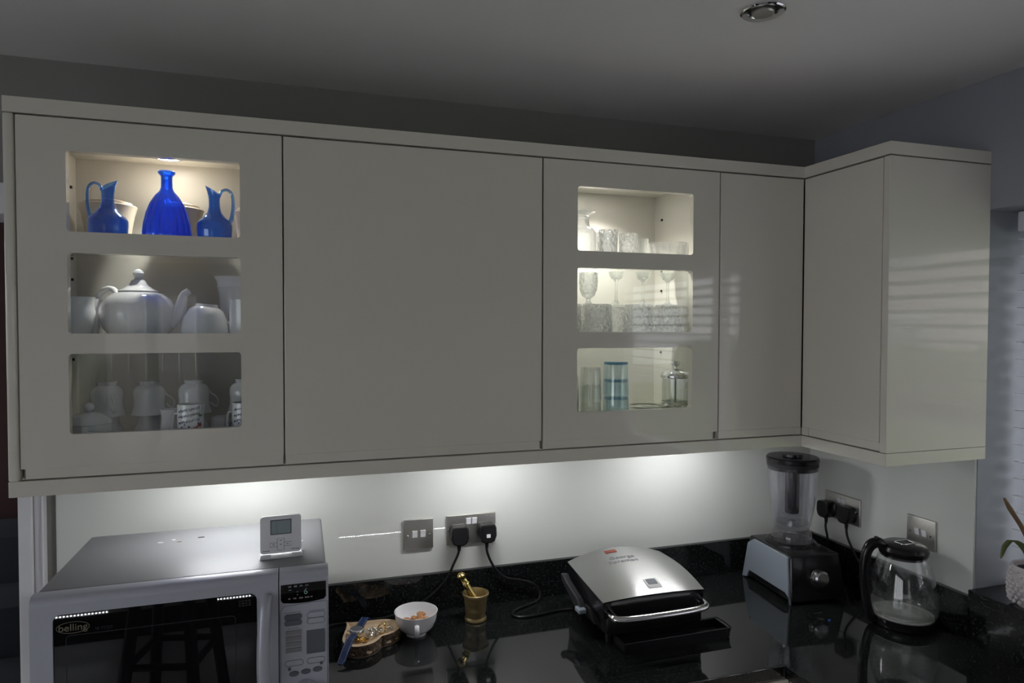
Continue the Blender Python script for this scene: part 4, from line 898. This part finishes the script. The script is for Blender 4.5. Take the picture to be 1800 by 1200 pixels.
blue_jug(0.346, -0.235, -1, -1, 'blue glass jug with its handle on the right, right of the decanter', 0.95)
t = thing('blue_decanter', 'fluted cobalt blue glass decanter between two blue jugs', 'decanter', (0.2498, -0.23, S1), 0, 'blue glass on the top shelf')
prof = [(0.038, 0.0), (0.044, 0.006), (0.0485, 0.022), (0.0495, 0.036), (0.0475, 0.054), (0.042, 0.078), (0.034, 0.100), (0.024, 0.117), (0.015, 0.127), (0.0118, 0.135), (0.0113, 0.150), (0.0115, 0.160), (0.0165, 0.1655), (0.0178, 0.169), (0.0150, 0.1715)]
pf = vessel(prof, 0.002, 0.006)
def flute(a, i):
    r = pf[i][0]; f = max(0.0, min(1.0, (r - 0.016) / 0.02))
    return 1 - 0.085 * f * abs(math.cos(7 * a)) ** 5
MB().lathe(pf, 112, rib=flute).build('decanter_body', G_blue, t, 0.9)
# ---- cream pots at the back of the top shelf
def lidded_pot(cx, cy, r, lab, h=0.108):
    t = thing('lidded_pot', lab, 'pot', (cx, cy, S1), 0, 'cream pots behind the blue glass')
    MB().lathe(vessel([(r * 0.70, 0), (r * 0.74, 0.012), (r * 0.80, h * 0.5), (r * 0.90, h * 0.82), (r * 0.98, h - 0.004), (r, h), (r * 0.97, h + 0.002)], 0.003), 48).build('pot', M_creamchina, t)
    MB().lathe([(0, h - 0.012), (r * 0.80, h - 0.012), (r * 0.84, h + 0.004), (r * 0.82, h + 0.009), (r * 0.45, h + 0.015), (0, h + 0.016)], 44).build('lid', M_creamchina, t)
lidded_pot(0.105, -0.10, 0.060, 'cream lidded pot behind the left blue jug'); lidded_pot(0.250, -0.10, 0.058, 'cream lidded pot behind the blue decanter'); lidded_pot(0.421, -0.11, 0.048, 'cream lidded pot at the right end of the blue glass shelf', 0.106)

# ---- white china, middle shelf
t = thing('china_teapot', 'large white china teapot with domed lid and pointed knob', 'teapot', (0.185, -0.195, S2), 0, 'white china')
MB().lathe([(0, 0), (0.042, 0), (0.043, 0.004), (0.055, 0.012), (0.070, 0.030), (0.0775, 0.055), (0.0765, 0.075), (0.068, 0.093), (0.052, 0.106), (0.036, 0.111), (0, 0.111)], 56).build('pot_body', M_china, t)
MB().lathe([(0, 0.108), (0.040, 0.110), (0.041, 0.113), (0.030, 0.118), (0.019, 0.126), (0.0135, 0.136), (0.0085, 0.139), (0.0075, 0.143), (0.010, 0.147), (0.0115, 0.152), (0.0085, 0.158), (0.004, 0.161), (0, 0.162)], 36).build('lid', M_china, t)
MB().tube([(0.062, -0.008, 0.045), (0.080, -0.010, 0.060), (0.088, -0.012, 0.085), (0.093, -0.012, 0.105), (0.104, -0.014, 0.114)], [0.020, 0.0165, 0.012, 0.009, 0.0075], 14, smooth=5).build('spout', M_china, t)
MB().tube([(-0.048, 0.035, 0.100), (-0.060, 0.050, 0.117), (-0.080, 0.062, 0.118), (-0.098, 0.072, 0.098), (-0.096, 0.068, 0.062), (-0.070, 0.045, 0.035)], [0.006, 0.0065, 0.0065, 0.006, 0.006, 0.006], 12, smooth=5).build('handle', M_china, t)
def china(name, lab, cat, loc, prof, wall=0.0025, handle=None, n=44, mat=None, inv=False, rx=0.0, ry=0.0, rz=0.0, part='body', hr=0.0032):
    t = thing(name, lab, cat, loc, rz, 'white china'); t.rotation_euler = (rx, ry, rz)
    mb = MB().lathe(vessel(prof, wall), n)
    H = prof[-1][1]
    if inv: mb.v = [(x, y, H - z) for x, y, z in mb.v]
    mb.build(part, mat or M_china, t)
    if handle:
        a, P = handle
        hb_ = MB().tube([(math.cos(a) * q, math.sin(a) * q, (H - z) if inv else z) for q, z in P], hr, 10, smooth=5, flat=(1.0, 1.3))
        hb_.build('handle', mat or M_china, t)
    return t
china('china_bowl', 'white china bowl with a banded rim at the left of the teapot', 'bowl', (0.0655, -0.228, S2), [(0.026, 0), (0.027, 0.004), (0.036, 0.016), (0.0425, 0.040), (0.0435, 0.066), (0.0415, 0.070), (0.0415, 0.092), (0.043, 0.097)])
china('china_bowl', 'white china bowl behind the banded bowl', 'bowl', (0.060, -0.120, S2), [(0.024, 0), (0.025, 0.004), (0.034, 0.03), (0.039, 0.075), (0.0405, 0.096)])
china('gravy_boat', 'upturned white china sauce boat right of the teapot', 'sauce boat', (0.320, -0.222, S2 + 0.003), [(0.022, 0), (0.024, 0.006), (0.036, 0.014), (0.045, 0.032), (0.049, 0.055), (0.0495, 0.082)], handle=(0.0, [(0.046, 0.036), (0.054, 0.046), (0.056, 0.062), (0.051, 0.078)]), inv=True, ry=math.radians(5))
china('china_beaker', 'tall white china beaker with a flared rim at the right of the middle shelf', 'beaker', (0.378, -0.105, S2), [(0.036, 0), (0.037, 0.06), (0.038, 0.10), (0.0415, 0.124), (0.0435, 0.128), (0.042, 0.132), (0.0435, 0.142), (0.049, 0.152), (0.050, 0.154)])
china('china_mug', 'plain white mug in front of the tall beaker', 'mug', (0.413, -0.262, S2), [(0.033, 0), (0.035, 0.004), (0.0355, 0.05), (0.036, 0.094)], handle=(1.2, [(0.034, 0.072), (0.050, 0.070), (0.054, 0.045), (0.046, 0.025), (0.034, 0.022)]))
# ---- bottom shelf: teacups stacked upside down on sugar bowls
cup_prof = [(0.0215, 0), (0.0205, 0.004), (0.0195, 0.008), (0.028, 0.013), (0.0325, 0.020), (0.0338, 0.030), (0.0325, 0.045), (0.0335, 0.060), (0.0375, 0.073), (0.0388, 0.076)]
ch_path = [(0.032, 0.024), (0.036, 0.034), (0.045, 0.040), (0.052, 0.052), (0.049, 0.064), (0.042, 0.062), (0.034, 0.054)]
CL = ['first from the left in the bottom row', 'second from the left in the bottom row', 'third from the left in the bottom row, behind the printed mug', 'at the right end of the bottom row']
for k, (x, a) in enumerate(((0.112, -1.05), (0.197, 0.35), (0.290, 0.25), (0.400, 0.6))):
    china('sugar_bowl', 'white china bowl under the upturned teacup ' + CL[k].replace(' in the bottom row', '').replace(' of the bottom row', ''), 'bowl', (x, -0.160, S3), [(0.030, 0), (0.0305, 0.004), (0.0265, 0.010), (0.030, 0.026), (0.0325, 0.045), (0.030, 0.058), (0.0235, 0.070), (0.023, 0.086)])
    china('teacup', 'upturned white china teacup ' + CL[k], 'teacup', (x, -0.160, S3 + 0.0865), cup_prof, 0.002, (a, ch_path), inv=True, hr=0.0026)
t = thing('butter_dish', 'white china lidded dish with ball knob at the bottom left', 'dish', (0.101, -0.252, S3), 0, 'white china')
MB().lathe([(0, 0), (0.036, 0), (0.040, 0.008), (0.041, 0.060), (0.0395, 0.080), (0, 0.080)], 48).build('dish', M_china, t)
lo = MB().lathe([(0, 0.080), (0.0405, 0.080), (0.0415, 0.083), (0.0385, 0.091), (0.024, 0.102), (0.006, 0.107), (0, 0.107)], 48).build('lid', M_china, t); MB().ball((0, 0, 0.1165), 0.0105, 20, 14).build('knob', M_china, lo)
china('cream_jug', 'small white china jug left of the printed mug', 'jug', (0.249, -0.222, S3), [(0.014, 0), (0.015, 0.004), (0.019, 0.03), (0.020, 0.06), (0.016, 0.085), (0.019, 0.103)], handle=(0.3, [(0.018, 0.094), (0.030, 0.094), (0.032, 0.075), (0.019, 0.055)]), hr=0.0022)
china('china_cup', 'small white cup between the two printed mugs', 'cup', (0.3525, -0.218, S3), [(0.015, 0), (0.016, 0.004), (0.020, 0.04), (0.0215, 0.082)], handle=(0.4, [(0.02, 0.068), (0.032, 0.066), (0.032, 0.045), (0.02, 0.035)]), hr=0.0022)
def print_mug(x, lab, seed):
    t = china('printed_mug', lab, 'mug', (x, -0.262, S3), [(0.026, 0), (0.0275, 0.004), (0.0275, 0.06), (0.0275, 0.116), (0.0272, 0.118)], handle=(2.6, [(0.027, 0.095), (0.042, 0.092), (0.046, 0.062), (0.038, 0.035), (0.027, 0.030)]))
    rr = random.Random(seed)
    def wrap(a, z, h=0.0004): return Vector((math.cos(a) * (0.0275 + h), math.sin(a) * (0.0275 + h), z))
    # rows of illegible blue script
    for row in range(3):
        z0 = 0.107 - row * 0.0125; P = []; a = -2.45
        q = 0
        while a < -0.75:
            P.append(wrap(a, z0 + 0.005 * (a + 1.6) + (0.0042 if q % 2 else -0.0030) * rr.uniform(0.3, 1.1))); a += rr.uniform(0.03, 0.075); q += 1
        MB().tube(P, 0.0005, 5).build('script_print', M_blueink, t)
    def blob(a, z, r, m, nm, pet=5):
        V = [wrap(a, z)]; N_ = 20
        for k in range(N_):
            b_ = 2 * PI * k / N_; r2 = r * (0.75 + 0.25 * math.cos(pet * b_)); V.append(wrap(a + r2 * math.cos(b_) / 0.0275, z + r2 * math.sin(b_)))
        MB().add(V, [(0, 1 + k, 1 + (k + 1) % N_) for k in range(N_)]).build(nm, m, t, 0)
    for a, z, r in ((-1.05, 0.066, 0.0075), (-0.75, 0.074, 0.0065), (-1.75, 0.055, 0.0055)): blob(a, z, r, M_redink, 'red_flower')
    for a, z, r in ((-1.35, 0.058, 0.0065), (-0.70, 0.094, 0.005)): blob(a, z, r, M_greenink, 'green_leaf_print', 2)
    for k in range(9): blob(-2.4 + k * 0.22 + rr.uniform(-.05, .05), 0.062 + rr.uniform(-0.012, 0.016), 0.0028, M_blueink, 'blue_sprig', 3)
print_mug(0.2975, 'white mug printed with red flowers and blue script', 3)
print_mug(0.408, 'white mug with blue print at the right edge of the bottom opening', 8)

# ---- clear glassware, right glazed cabinet
def glass(name, lab, cat, loc, prof, mat, wall=0.002, n=48, rib=None, inv=False, part='glass', floor=0.005, group='clear glassware'):
    t = thing(name, lab, cat, loc, 0, group)
    if rib:      # extra rows so that the cuts show in the outer wall
        q_ = [prof[0]]
        for (r0, z0), (r1, z1) in zip(prof, prof[1:]):
            m_ = max(1, int(round((z1 - z0) / 0.004)))
            q_ += [(r0 + (r1 - r0) * k / m_, z0 + (z1 - z0) * k / m_) for k in range(1, m_ + 1)]
        prof = q_
    pf_ = vessel(prof, wall, floor); H = prof[-1][1]; no_ = len(prof) + 1
    mb = MB().lathe(pf_, n, rib=(lambda a, i: rib(a, pf_[i][1] / H) if i < no_ else 1) if rib else None)
    if inv: mb.v = [(x, y, H - z) for x, y, z in mb.v]
    mb.build(part, mat, t, 0.8)
    return t
def cut(kx, dep=0.035, lo=0.0, hi=0.8):
    def f(a, z):
        if not lo < z < hi: return 1
        if z < 0.3: return 1 - dep * (0.5 + 0.5 * math.cos(2 * kx * a))
        return 1 - dep * 1.3 * max(1 - abs(math.sin(kx / 2 * a + 8 * z)) * 2, 1 - abs(math.sin(kx / 2 * a - 8 * z)) * 2, 0)
    return f
def ribs(kx, dep=0.03, lo=0.05, hi=0.95): return lambda a, z: 1 - (dep * (0.5 + 0.5 * math.cos(kx * a)) if lo < z < hi else 0)
t = glass('crystal_decanter', 'clear cut glass decanter with flared rim at the left of the top shelf', 'decanter', (1.250, -0.195, S1), [(0.040, 0), (0.043, 0.006), (0.044, 0.06), (0.043, 0.085), (0.035, 0.095), (0.026, 0.100), (0.0235, 0.110), (0.0235, 0.122), (0.027, 0.126), (0.024, 0.130), (0.030, 0.136), (0.040, 0.140), (0.041, 0.143)], G_ribbed, 0.003, 64, ribs(24, 0.03, 0.0, 0.58))
TT = [(0.030, 0), (0.032, 0.004), (0.034, 0.05), (0.0355, 0.091)]
def tum(s, h): return [(r * s, z * h / 0.091) for r, z in TT]
glass('cut_glass_tumbler', 'cut glass tumbler beside the decanter on the top shelf', 'tumbler', (1.309, -0.245, S1), tum(0.72, 0.088), G_cryst, 0.003, 80, cut(10, 0.06))
glass('cut_glass_tumbler', 'cut glass tumbler in the back row of the top shelf', 'tumbler', (1.340, -0.165, S1), tum(0.76, 0.093), G_cryst, 0.003, 80, cut(10, 0.06))
glass('cut_glass_tumbler', 'short cut glass tumbler at the middle of the top shelf', 'tumbler', (1.378, -0.225, S1), tum(0.74, 0.083), G_cryst, 0.003, 96, cut(12, 0.06))
glass('plain_tumbler', 'plain clear tumbler right of the cut glass tumblers', 'tumbler', (1.428, -0.200, S1), tum(0.66, 0.074), G_clear, 0.002, 48)
glass('ribbed_dish', 'wide ribbed glass dish at the right of the top shelf', 'dish', (1.515, -0.190, S1), [(0.040, 0), (0.042, 0.004), (0.054, 0.03), (0.059, 0.062), (0.060, 0.066)], G_ribbed, 0.0025, 96, ribs(40, 0.03))
W5 = ['at the far left of the middle shelf', 'second from the left in the front of the middle shelf', 'third from the left in the front of the middle shelf', 'at the right in the front of the middle shelf']
for k, x in enumerate((1.183, 1.271, 1.392, 1.484)):
    glass('cut_glass_tumbler', 'upturned cut glass tumbler ' + W5[k], 'tumbler', (x, -0.258, S2), tum(1.18, 0.094), G_cryst, 0.0035, 96, cut(12, 0.065), inv=True)
W6 = ['under the cut glass goblet', 'under the leftmost liqueur glass', 'under the middle liqueur glass', 'under the rightmost liqueur glass']
for k, x in enumerate((1.290, 1.3755, 1.4600, 1.5400)):
    glass('cut_glass_tumbler', 'upturned cut glass tumbler in the back row, ' + W6[k], 'tumbler', (x, -0.160, S2), tum(1.02, 0.094), G_cryst, 0.0035, 96, cut(12, 0.065), inv=True)
glass('cut_glass_goblet', 'stemmed cut glass goblet standing on the back row of tumblers', 'goblet', (1.290, -0.160, S2 + 0.0942), [(0.029, 0), (0.029, 0.002), (0.010, 0.006), (0.006, 0.012), (0.007, 0.018), (0.018, 0.026), (0.025, 0.042), (0.027, 0.065), (0.026, 0.090)], G_cryst, 0.0025, 56, lambda a, z: 1 - (0.05 * abs(math.sin(9 * a + 14 * z)) if z > 0.35 else 0), floor=0.028)
W7 = ['leftmost of the three stemmed liqueur glasses', 'middle one of the three stemmed liqueur glasses', 'rightmost of the three stemmed liqueur glasses']
for k, x in enumerate((1.3755, 1.4600, 1.5225 + 0.0175)):
    glass('liqueur_glass', W7[k], 'glass', (x, -0.160, S2 + 0.0942), [(0.029, 0), (0.0295, 0.0015), (0.014, 0.005), (0.007, 0.010), (0.0042, 0.018), (0.0036, 0.045), (0.0042, 0.066), (0.009, 0.072), (0.018, 0.080), (0.023, 0.095)], G_clear, 0.0015, 40, floor=0.074)
def stack(x, y, r, tops, mat, base, labs, cat='tumbler'):
    for k, z1 in enumerate(tops):
        z0 = S3 + 0.0005 if k == len(tops) - 1 else tops[k + 1] - 0.050
        h = 0.088
        t = thing('stacking_tumbler', labs[k], cat, (x, y, z1 - h), 0, 'clear glassware')
        pr = [(r * 0.80, 0), (r * 0.90, 0.003), (r * 0.93, 0.012), (r * 0.98, 0.05), (r, h)]
        mb = MB().lathe(vessel(pr, 0.0016, 0.004), 44); mb.v = [(a, b, h - c) for a, b, c in mb.v]; mb.build('glass', mat, t, 0.8)
        if base: MB().lathe([(0, h + 0.0002), (r * 0.80, h + 0.0002), (r * 0.87, h - 0.003), (r * 0.905, h - 0.006), (r * 0.912, h - 0.0058), (r * 0.88, h + 0.0005), (r * 0.81, h + 0.0012), (0, h + 0.0012)], 40).build('tinted_base', base, t)
P3 = ['topmost', 'middle', 'bottom']
stack(1.200, -0.24, 0.027, (1.578, 1.542, 1.506), G_clear, None, [p + ' clear tumbler in the leftmost stack of the bottom shelf' for p in P3])
stack(1.262, -0.24, 0.029, (1.5985, 1.5525, 1.5065), G_clear, None, [p + ' clear tumbler in the stack beside the blue tumblers' for p in P3])
stack(1.336, -0.24, 0.036, (1.610, 1.5635, 1.517), G_aqua, G_aquarim, [p + ' pale blue tumbler in the stacked blue tumblers' for p in P3])
t = glass('rimmed_dish', 'clear glass dish with a dark metal rim beside the coffee press', 'dish', (1.445, -0.215, S3), [(0.036, 0), (0.038, 0.004), (0.048, 0.04), (0.051, 0.066)], G_clear, 0.002, 56)
MB().tube([(0.0515 * math.cos(a * PI / 24), 0.0515 * math.sin(a * PI / 24), 0.067) for a in range(49)], 0.0032, 8, caps=False).build('metal_rim', M_plate, t); MB().tube([(0.050 * math.cos(a * PI / 24), 0.050 * math.sin(a * PI / 24), 0.058) for a in range(49)], 0.0016, 8, caps=False).build('lower_rim', M_plate, t)
t = thing('coffee_press', 'glass coffee press with domed steel lid and plunger', 'coffee press', (1.5345, -0.215, S3), 0, 'clear glassware')
MB().lathe(vessel([(0.036, 0), (0.0375, 0.003), (0.0375, 0.10), (0.038, 0.142)], 0.0016), 48).build('beaker', G_clear, t)
MB().lathe([(0.0, 0.144), (0.040, 0.143), (0.0415, 0.147), (0.0405, 0.153), (0.034, 0.161), (0.018, 0.168), (0.005, 0.170), (0, 0.170)], 48).build('lid', M_chrome, t)
MB().lathe([(0.004, 0.168), (0.004, 0.174), (0.010, 0.177), (0.0145, 0.184), (0.012, 0.190), (0, 0.192)], 28).build('knob', M_chrome, t)
MB().tube([(0, 0, 0.06), (0, 0, 0.17)], 0.0022, 10).build('plunger_rod', M_dkgrey, t); MB().lathe([(0, 0.058), (0.0335, 0.057), (0.0345, 0.062), (0.0335, 0.066), (0, 0.063)], 40).build('filter_disc', M_plate, t)
MB().lathe([(0.0378, 0.070), (0.0402, 0.070), (0.0402, 0.078), (0.0378, 0.078)], 48, closed=True).build('frame_ring', M_chrome, t)
for k in range(6):
    a = k * PI / 3 + 0.3; MB().box(-0.0012, 0.0012, -0.003, 0.003, 0.0, 0.072).xf(Matrix.Translation((0.039 * math.cos(a), 0.039 * math.sin(a), 0)) @ Matrix.Rotation(a, 4, 'Z')).build('frame_strut', M_chrome, t, 0)
MB().tube([(0.030 * math.cos(-0.9) + 0.008 * math.cos(q * PI / 8), 0.030 * math.sin(-0.9) - 0.012 + 0.002, 0.125 + 0.008 * math.sin(q * PI / 8)) for q in range(17)], 0.0018, 8, caps=False).build('handle_loop', M_chrome, t)
